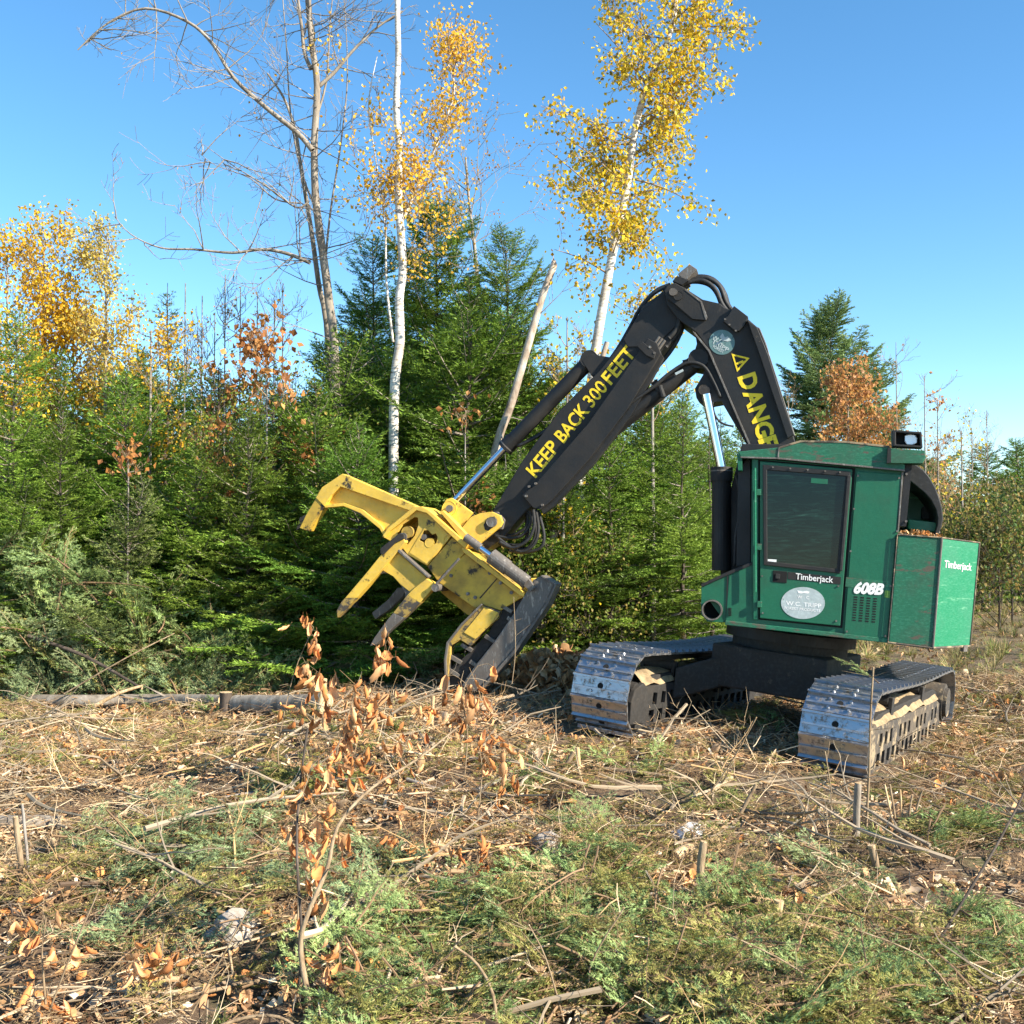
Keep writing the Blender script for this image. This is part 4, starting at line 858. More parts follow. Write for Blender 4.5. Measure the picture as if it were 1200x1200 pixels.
for L_, k in ((big, 30), (low, 18), (r1, 10), (r3, 9), (r4, 8), (P[18:], 22), (r2, 10)):
    for _ in range(k):
        i = t.rs.randint(1, len(L_) - 1); a = t.rs.normal(0, 1, 3); a[1] *= .6; t.grow(L_[i], a + np.array([0, 0, .2]), t.rs.uniform(.5, 1.3), .013, 2, 1, kids=(2, 4))
for z in np.linspace(3, 10, 10):
    i = int(np.argmin([abs(p[2] - z) for p in P])); a = t.rs.normal(0, 1, 3); a[2] = .3; t.grow(P[i], a, t.rs.uniform(.6, 1.3), .014, 2, 1, kids=(2, 3))
t.done('bare_hardwood', 'tall bare grey hardwood forking low, with a long arching limb to the left', 'bare tree', [M['bark'], M['twig_grey']], (90, .05, ORG, .1))
# white birch with orange leaves
t = Tree(32); D = 16.6
P = t.limb([gp(462, D), *pxl([(461, 480), (468, 400), (467, 350), (471, 310), (466, 230), (467, 170), (463, 120), (465, 60), (464, -10), (468, -130)], D)], .080, .038, 9)
B2 = t.limb(pxl([(468, 262), (480, 235), (500, 190), (520, 140), (532, 95), (520, 60)], D + .3), .03, .008, 6, 0)
B3 = t.limb(pxl([(460, 400), (452, 330), (450, 260), (440, 190), (430, 120), (440, 60)], D + .3), .022, .006, 6, 0)
for L_, k, ln in ((B2, 46, .6), (P[12:22], 12, .8), (B3[6:], 10, .6)):
    for _ in range(k):
        i = t.rs.randint(1, len(L_) - 1); a = t.rs.normal(0, 1, 3); a[2] = abs(a[2]) + .5; a[0] += .4; t.grow(L_[i], a, t.rs.uniform(.6, 1.3) * ln, .009, 2, 1, kids=(2, 4))
t.done('birch_tree', 'white birch rising straight before the tallest spruce, thin orange leaves', 'birch tree', [M['birch'], M['twig']], (3800, .06, [(.74, .46, .04), (.80, .52, .05), (.62, .36, .04), (.70, .40, .05)], .14))
# faint reddish crown right of it
t = Tree(33); P = t.limb([gp(600, 21), *pxl([(560, 330), (550, 240), (545, 180)], 21)], .05, .02, 6, 0)
for _ in range(14): i = t.rs.randint(4, len(P) - 1); a = t.rs.normal(0, 1, 3); a[2] = abs(a[2]) + .8; t.grow(P[i], a, t.rs.uniform(.8, 1.8), .012, 2, 1, kids=(2, 4))
t.done('bare_birch', 'thin nearly bare birch with reddish twigs between the spruce top and yellow birch', 'birch tree', [M['twig_grey'], M['twig_grey']], (500, .05, ORG, .06))
# yellow birch behind the boom
t = Tree(34); D = 16.5
P = t.limb([gp(655, D), *pxl([(690, 480), (700, 400), (712, 330), (724, 270), (737, 210), (745, 150), (762, 90), (785, 40), (795, -10), (800, -90)], D)], .085, .03, 9)
for i in range(14, len(P) - 2):
    for _ in range(2):
        a = t.rs.normal(0, 1, 3); a[2] = .25 + abs(a[2]) * .3; f = (P[i][2] - 4) / 6; ln = (.75 if P[i][2] < 5.5 else .95) * t.rs.uniform(.5, 1.15)
        t.grow(P[i], a, ln, .014, 2, 1, up=-.05, kids=(3, 5))
for px_, py_, qx, qy in ((735, 215, 655, 150), (728, 250, 640, 170), (745, 150, 820, 100), (715, 320, 650, 290), (738, 205, 815, 235), (760, 95, 700, 20), (770, 70, 850, 50), (745, 160, 635, 120)):
    B = t.limb([at(px_, py_, D), at((px_ + qx) / 2, (py_ + qy) / 2 - 4, D - .2), at(qx, qy, D - .3)], .018, .004, 5, 1)
    for _ in range(5): i = t.rs.randint(2, len(B) - 1); t.grow(B[i], t.rs.normal(0, 1, 3), .45, .006, 1, 1, up=-.2, kids=(2, 4))
t.done('birch_tree', 'white birch thick with hanging yellow leaves leaning behind the boom', 'birch tree', [M['birch'], M['twig']], (9500, .068, YEL + YEL + [(.30, .28, .04), (.22, .18, .04)], .09))
# broken snag
t = Tree(35); D = 16.2
P = t.limb([gp(562, D), *pxl([(575, 560), (600, 470), (620, 400), (636, 345), (650, 308)], D)], .068, .05, 9)
g_ = t.g; tp = P[-1]
for k in range(5): a = t.rs.uniform(0, 6.28); tube([tp + np.array([math.cos(a), math.sin(a), -.4]) * .04, tp + np.array([math.cos(a) * .03, math.sin(a) * .03, t.rs.uniform(.05, .16)])], [.025, .002], 4, g_, 0)
for _ in range(4): i = t.rs.randint(6, len(P) - 4); a = t.rs.normal(0, 1, 3); t.grow(P[i], a, .8, .01, 1, 1)
t.done('broken_snag', 'leaning dead birch snag with a snapped top left of the stick', 'dead tree', [M['snag'], M['twig_grey']])
t = Tree(36); t.limb([gp(628, 15.2), *pxl([(640, 680), (655, 600), (668, 540), (690, 470), (712, 400)], 15.3)], .07, .035, 8); t.done('leaning_birch', 'leaning mottled birch trunk passing just under the stick', 'birch tree', [M['snag'], M['twig_grey']])
# aspens at the left
def crown_tree(name, label, cat, px, D, top, cr, seed, nleaf, size, cols, lvl=2, nb=26, mats=None, lo=.35, r=.05, lean=0, group=None, up=.4, spread=.10):
    t = Tree(seed); b = gp(px, D); H = hh(top, D) - b.z
    P = t.limb([b, b + Vector((lean * .3, 0, H * .35)), b + Vector((lean * .7, 0, H * .7)), b + Vector((lean, 0, H))], r, .008, 7, 0, 8)
    for _ in range(nb):
        u = t.rs.uniform(lo, .97); i = int(u * (len(P) - 1)); a = t.rs.normal(0, 1, 3); a[2] = abs(a[2]) * .5 + .5
        t.grow(P[i], a, cr * (1.15 - .8 * u) * t.rs.uniform(.6, 1.1) + .15, .010, lvl, 1, up=up, kids=(3, 4))
    return t.done(name, label, cat, mats or [M['twig_grey'], M['twig']], (nleaf, size, cols, spread) if nleaf else None, group)
AM = [(.76, .46, .02), (.82, .55, .04), (.62, .34, .02), (.62, .46, .06)]; PALE = [(.62, .50, .16), (.55, .46, .12), (.66, .48, .08)]
crown_tree('aspen_tree', 'golden aspen at the left, fullest of the yellow crowns', 'aspen tree', 48, 17.8, 270, 1.3, 41, 3900, .062, AM, nb=44, lo=.45)
crown_tree('aspen_tree', 'golden aspen leaning out at the left edge', 'aspen tree', 5, 17.4, 300, 1.4, 42, 2800, .062, AM, nb=26, lo=.5)
crown_tree('aspen_tree', 'pale yellow aspen top just right of the golden crown', 'aspen tree', 122, 17.6, 268, .9, 43, 2600, .055, PALE, nb=30, lo=.55)
crown_tree('aspen_tree', 'lower golden aspen above the firs at left', 'aspen tree', 84, 18, 375, 1.3, 44, 3600, .062, AM, nb=30, lo=.5)
crown_tree('aspen_tree', 'thin golden aspen over the fir between aspens and oak leaves', 'aspen tree', 175, 17.0, 385, 1.0, 45, 1100, .06, AM, nb=20, lo=.5)
crown_tree('birch_sapling', 'slim yellow birch low behind the stick', 'birch tree', 765, 17.2, 345, 1.0, 46, 1100, .06, YEL, nb=20, lo=.6)
crown_tree('birch_sapling', 'slim yellow sapling left of the stick top', 'birch tree', 665, 16.6, 370, .8, 47, 500, .06, YEL, nb=16, lo=.6)
crown_tree('birch_sapling', 'yellow sapling low under the stick near the hoses', 'birch tree', 660, 15.2, 560, .6, 48, 260, .06, YEL, nb=10, lo=.3)
# bare brush between
for k, (px, top) in enumerate([(215, 330), (235, 345), (262, 320), (280, 335), (300, 345), (250, 365), (320, 350), (330, 330)]):
    crown_tree('bare_sapling', ('leftmost', 'second', 'fourth', 'fifth', 'sixth', 'third', 'seventh', 'rightmost')[k] + ' thin bare sapling of the thicket left of the bare hardwood', 'sapling', px, 18 + k * .25, top, .9, 50 + k, 25 if k % 2 else 60, .05, ORG, nb=12, lo=.25, r=.022, group='bare saplings left of the hardwood')
for k, (px, top, D_) in enumerate([]):
    crown_tree('bare_sapling', 'pale thin bare stem in front of the firs, ' + ('left of the leaning pale fir', 'right of the leaning pale fir', 'behind the stick cylinder')[k], 'sapling', px, D_, top, .55, 150 + k, 0, .05, ORG, nb=7, lo=.3, r=.013, lvl=1, mats=[M['bark'], M['bark_dark']])
for k, (px, top, D_) in enumerate([(255, 430, 15.8), (345, 470, 15.9), (610, 660, 15.2), (690, 680, 15.2)]):
    crown_tree('bush', 'leafy yellow green bush ' + ('between the oak saplings and firs', 'beneath the bare hardwood', 'right of the saw housing', 'above the far track')[k], 'bush', px, D_, top, .95, 170 + k, 2400, .05, [(.16, .22, .03), (.24, .26, .05), (.10, .16, .02), (.34, .26, .06)], nb=12, lo=.15, r=.014, spread=.16, mats=[M['bark_dark'], M['bark_dark']])
BRN = [(.50, .22, .06), (.42, .17, .05), (.60, .30, .10), (.34, .14, .05)]
crown_tree('oak_sapling', 'oak sapling with orange brown leaves below the bare thicket', 'oak sapling', 312, 15.6, 395, .8, 61, 420, .10, BRN, nb=16, lo=.5, r=.03)
crown_tree('oak_sapling', 'oak sapling with tan leaves left of the larger oak sapling', 'oak sapling', 262, 15.8, 420, .7, 62, 260, .10, BRN, nb=12, lo=.45, r=.02)
crown_tree('oak_sapling', 'small oak sapling with a lone brown leaf cluster among the left firs', 'oak sapling', 150, 14.4, 535, .3, 63, 60, .09, BRN, nb=5, lo=.85, r=.014)
crown_tree('oak_sapling', 'oak sapling with brown leaves left of the yellow mount plates', 'oak sapling', 545, 15.0, 500, .45, 64, 170, .085, BRN, nb=9, lo=.4, r=.015)
# right background
MAP = [(.58, .28, .09), (.52, .28, .12), (.62, .34, .10), (.44, .20, .08)]
crown_tree('maple_tree', 'orange maple before the ragged spruces behind the cab roof', 'maple tree', 995, 31, 448, 1.9, 71, 2600, .11, MAP, nb=34, lo=.55, r=.08)
for k, (px, D, top, n) in enumerate([(1052, 33, 400, 20), (1085, 30, 440, 50), (1100, 28, 470, 160), (1158, 36, 480, 0), (1128, 27, 505, 120), (1140, 40, 500, 60), (925, 33, 455, 20), (1190, 40, 560, 60)]):
    crown_tree('bare_tree', ['thin bare tree right of the spruces', 'thin bare tree over the work light', 'pinkish bare sapling right of the work light', 'lone dead pole tree near the right edge', 'yellow tipped sapling right of the engine cover', 'thin tree behind the yellow tipped sapling', 'bare twiggy tree left of the orange maple', 'bare tree at the right edge'][k], 'bare tree', px, D, top, 1.3, 80 + k, n, .09, YEL if k in (4, 5) else MAP, nb=16, lo=.35, r=.045)
for k, (px, D, top) in enumerate([(1115, 30, 585), (1150, 33, 590), (1185, 28, 600), (1200, 31, 580), (1075, 36, 560), (1135, 26, 635), (1170, 25, 640)]):
    crown_tree('bush', ['olive bush right of the engine cover', 'green bush below the dead pole tree', 'green bush at the right edge', 'second green bush at the right edge, farther back', 'low bush right behind the counterweight', 'low brush before the olive bush', 'low brush at the right before the far bushes'][k], 'bush', px, D, top, 1.5, 90 + k, 1700, .10, [(.12, .16, .03), (.20, .20, .05), (.07, .12, .03), (.28, .20, .06)], nb=30, lo=.02, r=.03, spread=.25, mats=[M['bark_dark'], M['bark_dark']])

# ------------------------------------------------------------------ litter, slash and boughs (nobody could count it: stuff)
def scatter(name, protos_, P, rot, scl, label=None, kind='stuff', parent=None):
    colx = bpy.data.collections.new(name + '_pieces')
    for i, me in enumerate(protos_): colx.objects.link(bpy.data.objects.new('%s_piece_%02d' % (name, i), me))
    P = np.asarray(P, float); n = len(P); me = bpy.data.meshes.new(name); me.vertices.add(n); me.vertices.foreach_set('co', P.astype(np.float32).ravel())
    for an, ty, val, key in (('rot', 'FLOAT_VECTOR', rot, 'vector'), ('scl', 'FLOAT', scl, 'value'), ('idx', 'INT', NR.randint(0, len(protos_), n), 'value')):
        a = me.attributes.new(an, ty, 'POINT'); a.data.foreach_set(key, np.asarray(val, np.int32 if ty == 'INT' else np.float32).ravel())
    o = bpy.data.objects.new(name, me); COL.objects.link(o)
    if parent: o.parent = parent
    ng = bpy.data.node_groups.new(name, 'GeometryNodeTree'); ng.interface.new_socket('Geometry', in_out='INPUT', socket_type='NodeSocketGeometry'); ng.interface.new_socket('Geometry', in_out='OUTPUT', socket_type='NodeSocketGeometry')
    N = ng.nodes.new; gi = N('NodeGroupInput'); go_ = N('NodeGroupOutput'); ip = N('GeometryNodeInstanceOnPoints'); ci = N('GeometryNodeCollectionInfo')
    ci.inputs['Collection'].default_value = colx; ci.inputs['Separate Children'].default_value = True; ci.inputs['Reset Children'].default_value = True
    def attr(nm, ty):
        x = N('GeometryNodeInputNamedAttribute'); x.data_type = ty; x.inputs['Name'].default_value = nm; return [q for q in x.outputs if q.enabled][0]
    lk = ng.links.new; e2r = N('FunctionNodeEulerToRotation'); lk(attr('rot', 'FLOAT_VECTOR'), e2r.inputs[0])
    lk(gi.outputs[0], ip.inputs['Points']); lk(ci.outputs[0], ip.inputs['Instance']); ip.inputs['Pick Instance'].default_value = True
    lk(attr('idx', 'INT'), ip.inputs['Instance Index']); lk(e2r.outputs[0], ip.inputs['Rotation']); lk(attr('scl', 'FLOAT'), ip.inputs['Scale']); lk(ip.outputs[0], go_.inputs[0])
    md = o.modifiers.new('scatter', 'NODES'); md.node_group = ng
    tag(o, label, None, None, kind); return o
STRAW = [(.52, .38, .22), (.38, .25, .13), (.62, .48, .31), (.28, .17, .09), (.44, .28, .13), (.34, .26, .18), (.20, .12, .07)]
def pick(cols, rs, v=.2): return np.array(cols[rs.randint(len(cols))]) * rs.uniform(1 - v, 1 + v)
def straw_clump(seed, n=40, R_=.30, L=(.03, .17), r=(.0010, .0030), lift=.05, cols=STRAW, m=None):
    rs = np.random.RandomState(seed); g = Geo()
    for _ in range(n):
        p = np.array([*rs.normal(0, R_ * .5, 2), rs.uniform(-.01, lift)]); a = rs.uniform(0, 6.28); d = np.array([math.cos(a), math.sin(a), rs.normal(0, .22)]); l = rs.uniform(*L) ; pts = [p - d * l / 2]
        for k in range(3): d = d + rs.normal(0, .13, 3); pts.append(pts[-1] + d / np.linalg.norm(d) * l / 3)
        r_ = rs.uniform(*r); tube(pts, [r_, r_, r_ * .8, r_ * .5], 3, g, 0, pick(cols, rs), caps=False)
    return g.mesh('straw', [m or M['litter']])
def twig_mesh(seed, L=.6, r=.006, cols=STRAW):
    rs = np.random.RandomState(seed); g = Geo(); c = pick(cols, rs)
    def br(p, d, l, r_, lv):
        pts = [p]
        for k in range(5): d = d + rs.normal(0, .12, 3) * np.array([1, 1, .5]); d /= np.linalg.norm(d); pts.append(pts[-1] + d * l / 5)
        tube(pts, [r_ * (1 - .13 * k) for k in range(6)], 5 if lv else 3, g, 0, c * rs.uniform(.85, 1.15), caps=lv > 0)
        if lv:
            for _ in range(rs.randint(2, 5)):
                q = pts[rs.randint(1, 6)]; a = rs.normal(0, 1, 3) * np.array([1, 1, .6]); br(q, d * .6 + a * .5, l * rs.uniform(.25, .5), r_ * .5, lv - 1)
    br(np.array([-L / 2, 0, .01]), np.array([1., 0, .03]), L, r, 2); return g.mesh('twig', [M['litter']])
def curled_leaf(seed, L=.09, cols=BRN, tight=1.0, m='litter'):
    rs = np.random.RandomState(seed); g = Geo(); W = L * rs.uniform(.32, .48); K = 6; c = pick(cols, rs, .25); V = []; C = []
    cu = rs.uniform(.8, 2.2) * tight * rs.choice([-1, 1]); be = rs.uniform(.4, 1.5) * tight; tw = rs.uniform(-.8, .8) * tight
    for i in range(K + 1):
        u = i / K; w_ = W * math.sin(math.pi * min(1, u * .92 + .06)) ** .7 * (1 + .18 * math.sin(i * 2.6 + seed)); x = L * math.sin(be * u) / be if be > .1 else L * u; z = L * (1 - math.cos(be * u)) / be
        for j in (-1, -.45, 0, .45, 1):
            a = cu * j; yy = w_ * math.sin(a) / abs(cu); zz = w_ * (1 - math.cos(a)) / abs(cu); ct, st = math.cos(tw * u), math.sin(tw * u)
            V.append((x, yy * ct - zz * st, z + yy * st + zz * ct)); C.append(c * rs.uniform(.8, 1.15) * (.75 if j == 0 else 1))
    F = [(i * 5 + j, i * 5 + j + 1, (i + 1) * 5 + j + 1, (i + 1) * 5 + j) for i in range(K) for j in range(4)]
    g.add(V, F, 0, np.array(C)); tube([(-L * .3, 0, L * .04), (0, 0, 0)], .0015, 3, g, 0, c * .6, caps=False); return g.mesh('leaf', [M[m]], True)
def chip_mesh(seed, n=14, R_=.16):
    rs = np.random.RandomState(seed); g = Geo()
    for _ in range(n):
        l, w_, h_ = rs.uniform(.01, .045), rs.uniform(.004, .014), rs.uniform(.001, .004); X_ = Vector(rs.normal(0, 1, 3) * np.array([1, 1, .3])).normalized(); Y_ = X_.cross(Vector((*rs.normal(0, .3, 2), 1))).normalized(); Z_ = X_.cross(Y_)
        box((*rs.normal(0, R_ * .5, 2), rs.uniform(0, .025)), X_ * l, Y_ * w_, Z_ * h_, g, 0, pick([(.70, .52, .32), (.62, .40, .22), (.78, .66, .48), (.5, .28, .14)], rs))
    return g.mesh('chip', [M['litter']])
def bough_mesh(seed, L=.5, col=(.05, .12, .03), tipc=(.13, .22, .07), per=.0032, nl=.020, nw=.0050, wood=(.25, .16, .09), curve=.25, bare=0.0):
    rs = np.random.RandomState(seed); g = Geo(); m = 7; p = np.array([-L * .45, 0, .02]); d = np.array([1., 0, .25]); pts = [p]
    for k in range(m): d = d + np.array([0, rs.normal(0, .07), -curve * .35 + rs.normal(0, .05)]); d /= np.linalg.norm(d); pts.append(pts[-1] + d * L / m)
    tube(pts, [.0055 * L * 2 * (1 - .1 * k) for k in range(m + 1)], 5, g, 1, wood, caps=False); S0, S1, CC = [], [], []
    col, tipc = np.array(col), np.array(tipc)
    for k in range(3, m): S0.append(pts[k]); S1.append(pts[k + 1]); CC.append(tipc)
    n = int(L / .040)
    for j in range(n):
        u = .12 + .86 * j / n; i = min(int(u * m), m - 1); s_ = pts[i] + (pts[i + 1] - pts[i]) * (u * m - i); dd = (pts[i + 1] - pts[i]); dd /= np.linalg.norm(dd); sg = 1 if j % 2 else -1
        side = np.cross(dd, [0, 0, 1.]) * sg; v = side * .8 + dd * .65 + np.array([0, 0, rs.uniform(-.25, .2)]); v /= np.linalg.norm(v); tl = L * .42 * (1 - u) ** .8 * rs.uniform(.6, 1.2) + .03
        if rs.rand() < bare: tube([s_, s_ + v * tl], [.0018, .0008], 3, g, 1, wood, caps=False); continue
        e = s_ + v * tl + np.array([0, 0, -tl * .12]); tube([s_, e], [.0016, .0008], 3, g, 1, wood, caps=False); S0.append(s_ + (e - s_) * .1); S1.append(e); CC.append(col * (1 - u) + tipc * u)
        for q in range(int(tl / .035)):
            uu = rs.uniform(.25, .9); s2 = s_ + v * tl * uu; v2 = v * .75 + np.cross(v, [0, 0, 1.]) * rs.choice([-1, 1]) * .65 + np.array([0, 0, rs.uniform(-.15, .15)]); S0.append(s2); S1.append(s2 + v2 * (tl * .4 * (1 - uu) + .02)); CC.append(tipc * rs.uniform(.8, 1.1))
    S0, S1, CC = map(np.array, (S0, S1, CC)); needle_tris(S0, S1, np.repeat([[0, 0, 1.]], len(S0), 0), g, CC, per, nl, nw, rs=rs, flat=.28); return g.mesh('bough', [M['needle'], M['litter']])
def tuft_mesh(seed, n=70, L=.11, cols=((.22, .28, .07), (.36, .38, .12), (.15, .22, .06)), up=.3, w_=.0018):
    rs = np.random.RandomState(seed); P = rs.normal(0, .012, (n, 3)); d = rs.normal(0, 1, (n, 3)); d[:, 2] = np.abs(d[:, 2]) * up + .1; d /= np.linalg.norm(d, axis=1)[:, None]; s_ = np.cross(d, [0, 0, 1.]); s_ /= np.linalg.norm(s_, axis=1)[:, None]
    L_ = L * rs.uniform(.6, 1.2, n)[:, None]; mid_ = P + d * L_ * .5 + np.array([0, 0, .01]); t_ = P + d * L_ - np.array([0, 0, .02]); V = np.stack([P - s_ * w_, P + s_ * w_, mid_ + s_ * w_, mid_ - s_ * w_, t_], 1).reshape(-1, 3); i = np.arange(n)[:, None] * 5
    g = Geo(); c = np.array(cols)[rs.randint(0, len(cols), n)] * rs.uniform(.8, 1.2, n)[:, None]; g.add(V, i + np.array([[0, 1, 2, 3]]), 0, np.repeat(c, 5, 0)); g.F.append((i + np.array([[3, 2, 4]]), 0)); return g.mesh('tuft', [M['litter']])

def fan(n, y0, y1, pw=1.0, xw=.53):
    y = y0 + (y1 - y0) * NR.rand(n * 3) ** pw; x = NR.uniform(-1, 1, n * 3) * (xw * y + .6); keep = NR.rand(n * 3) < (xw * y + .6) / (xw * y1 + .6) * 1.0
    return x[keep][:n], y[keep][:n]
def clear_tracks(x, y):
    dx, dy = x - P0.x, y - P0.y; a = dx * A_.x + dy * A_.y; s_ = dx * T_.x + dy * T_.y
    return ((s_ > -.12) & (s_ < TR_L + .1) & (((a < .08) & (a > -.68)) | ((a < -2.18) & (a > -2.94))))
def lay(name, protos_, n, y0, y1, label, lift=(0, .03), tilt=.2, sc=(.7, 1.3), dens=None, pw=1.0):
    x, y = fan(n, y0, y1, pw); k = ~clear_tracks(x, y)
    if dens is not None: k &= NR.rand(len(x)) < dens(x, y)
    x, y = x[k], y[k]; z = hgt(x, y) + NR.uniform(lift[0], lift[1], len(x))
    rot = np.stack([NR.normal(0, tilt, len(x)), NR.normal(0, tilt, len(x)), NR.uniform(0, 6.28, len(x))], 1)
    return scatter(name, protos_, np.stack([x, y, z], 1), rot, NR.uniform(sc[0], sc[1], len(x)), label)
patch = lambda f, o, lo, hi: (lambda x, y: np.clip((vnoise(x * f + o, y * f + o * 2) + .5 - lo) / (hi - lo), 0, 1))
lay('straw_litter', [straw_clump(i) for i in range(8)], 2300, 4.0, 17.5, 'pale straw and thin twigs strewn over the brown forest floor', sc=(.7, 1.4), dens=patch(.75, 41, .15, .55))
lay('fine_twigs', [straw_clump(20 + i, 9, .5, (.12, .45), (.0015, .004), .10) for i in range(6)], 380, 4.0, 17, 'thin dry twigs strewn over the cleared ground', tilt=.1)
lay('fallen_twigs', [twig_mesh(i, .3 + .12 * i, .004 + .0012 * (i % 4)) for i in range(8)], 900, 4.2, 17, 'broken branching twigs strewn over the cleared ground', lift=(0, .08), tilt=.22)
lay('fallen_branches', [twig_mesh(500 + i, .55 + .1 * i, .011 + .002 * (i % 4), [(.30, .24, .17), (.40, .31, .21), (.18, .12, .08), (.46, .36, .24)]) for i in range(7)], 260, 4.3, 16, 'thicker broken branches tangled over the cleared ground', lift=(.0, .10), tilt=.18)
lay('fallen_leaves', [curled_leaf(i, .055 + .006 * i, [(.55, .24, .08), (.58, .34, .16), (.36, .16, .07), (.64, .46, .30), (.48, .18, .06)]) for i in range(9)], 16000, 4.0, 17, 'dry curled brown leaves lying on the ground', lift=(.0, .05), tilt=.7, sc=(.45, 1.2), dens=patch(.9, 3, .25, .6))
lay('far_leaves', [curled_leaf(400 + i, .10, [(.55, .34, .18), (.62, .46, .28), (.40, .24, .12)]) for i in range(4)], 9000, 15, 42, 'dry leaves and chips strewn on the far clearing', tilt=.6, dens=lambda x, y: x > .28 * y)
lay('wood_chips', [chip_mesh(i) for i in range(6)], 2200, 4.0, 16, 'pale wood chips scattered over the ground', dens=patch(.8, 31, .25, .6))
lay('grass_tufts', [tuft_mesh(i) for i in range(5)], 1500, 4.0, 22, 'yellow green grass and long needled pine tufts on the ground', sc=(.6, 1.3), dens=patch(.7, 17, .3, .65))
OL = dict(col=(.15, .14, .04), tipc=(.30, .27, .08)); DB = dict(col=(.27, .17, .08), tipc=(.47, .32, .16)); FG = dict(col=(.08, .14, .032), tipc=(.29, .38, .14)); BL = dict(col=(.09, .14, .05), tipc=(.29, .36, .17))
b_f = [bough_mesh(100 + i, .38 + .08 * i, **(FG if i % 3 else dict(col=(.12, .14, .03), tipc=(.36, .34, .10)))) for i in range(6)]; b_b = [bough_mesh(110 + i, .36 + .07 * i, **BL) for i in range(5)]
b_o = [bough_mesh(120 + i, .3 + .06 * i, bare=.25, **OL) for i in range(4)]; b_d = [bough_mesh(130 + i, .3 + .06 * i, bare=.5, per=.005, **DB) for i in range(4)]
lay('dead_boughs', b_d, 3000, 4.0, 17, 'dry rust brown conifer sprays on the ground', lift=(0, .07), tilt=.3, sc=(.6, 1.2))
lay('fading_boughs', b_o, 2400, 4.0, 17, 'fading olive conifer sprays on the ground', lift=(0, .08), tilt=.3, sc=(.6, 1.2), dens=patch(.8, 8, .3, .6))
lay('far_clearing_brush', [tuft_mesh(60 + i, 60, .35, ((.30, .26, .10), (.18, .22, .06), (.42, .32, .16)), .9, .004) for i in range(4)] + b_o + b_d, 7500, 14, 48, 'straw coloured brush on the far clearing', sc=(.6, 1.2), dens=lambda x, y: (x > .28 * y) | (x < -.6 * y))
def bough_patch(name, label, protos_, patches, tilt=.42, sc=(.6, 1.2), DENS=.5):
    P, Rr, Sc = [], [], []
    for cx, cy, rx, ry, n, lf in patches:
        for _ in range(int(n * DENS)):
            if _ % 6 == 0: a = R.uniform(0, 6.283); q = math.sqrt(R.random()); az = R.uniform(0, 6.283); up_ = R.uniform(.3, 1.5)
            p = ground_at(cx + rx * q * math.cos(a), cy + ry * q * math.sin(a))
            if p is not None: p.x += R.gauss(0, .11); p.y += R.gauss(0, .11)
            if p is None or bool(clear_tracks(np.array(p.x), np.array(p.y))): continue
            p.z = float(hgt(p.x, p.y)) + R.uniform(0, lf) * (1.1 - q * .6) * up_; P.append(tuple(p)); Rr.append((R.gauss(0, tilt), R.gauss(-.1, tilt), az + R.gauss(0, .6))); Sc.append(R.uniform(*sc))
    return scatter(name, protos_, P, Rr, Sc, label)
bough_patch('fresh_boughs', 'heaps of fresh green fir boughs lying cut on the ground', b_f, [(640, 1070, 110, 60, 120, .22), (560, 1130, 130, 60, 110, .2), (740, 1110, 120, 55, 80, .15), (730, 1010, 90, 30, 60, .12), (980, 1130, 160, 60, 130, .2), (850, 1180, 160, 40, 90, .15), (480, 1180, 120, 40, 60, .15), (1150, 1130, 60, 60, 50, .15), (1125, 975, 45, 32, 40, .16), (890, 860, 32, 14, 16, .2), (715, 850, 60, 14, 26, .12), (250, 830, 100, 8, 16, .1), (400, 925, 120, 26, 40, .12), (5, 890, 18, 8, 12, .1), (640, 900, 200, 30, 50, .08), (120, 880, 100, 25, 22, .06), (1160, 860, 40, 90, 18, .06)])
bough_patch('mixed_dead_boughs', 'rust brown and olive cut boughs mixed among the green heaps', b_d + b_o, [(640, 1070, 160, 80, 90, .28), (560, 1140, 160, 60, 60, .25), (980, 1130, 180, 70, 120, .25), (850, 1180, 160, 40, 60, .2), (250, 1030, 180, 90, 110, .2), (760, 1060, 160, 70, 80, .2)], DENS=1.1)
bough_patch('bluish_boughs', 'bluish green fir boughs cut and heaped in the left foreground', b_b, [(220, 1000, 100, 45, 80, .2), (340, 1045, 130, 50, 90, .2), (130, 1070, 80, 40, 36, .12), (250, 940, 80, 20, 26, .1), (450, 1010, 70, 30, 30, .1), (985, 1030, 42, 25, 26, .2), (640, 960, 60, 16, 20, .08), (560, 1100, 60, 30, 20, .1)])
# brush heap at the foot of the left firs, standing and sloping boughs
P, Rr, Sc = [], [], []
for _ in range(430):
    px = R.uniform(-30, 335); D = R.uniform(14.0, 15.0); b = gp(px, D); hmax = np.interp(px, [-30, 60, 150, 230, 335], [1.35, 1.25, 1.0, .75, .45]); b.y -= .15; b.z += R.uniform(0, hmax) * R.uniform(.3, 1); P.append(tuple(b)); Rr.append((R.uniform(-.9, .9), R.uniform(-1.2, .5), R.uniform(0, 6.28))); Sc.append(R.uniform(1.0, 1.9))
scatter('brush_heap', b_b + b_f[:2] + b_o[:1], P, Rr, Sc, 'heap of broken green conifer brush at the foot of the left firs')
P, Rr, Sc = [], [], []
for _ in range(300):
    px = R.uniform(-40, 320); D = R.uniform(14.1, 15.0); b = gp(px, D); hmax = np.interp(px, [-30, 60, 150, 230, 335], [2.0, 1.8, 1.3, .9, .5]); b.z += R.uniform(.2, 1) * hmax; P.append(tuple(b)); Rr.append((R.uniform(-.9, .9), R.uniform(-1.5, .2), R.uniform(0, 6.28))); Sc.append(R.uniform(1.2, 2.2))
scatter('tall_brush', b_f + b_o[:1], P, Rr, Sc, 'pale green conifer brush rising against the left firs')
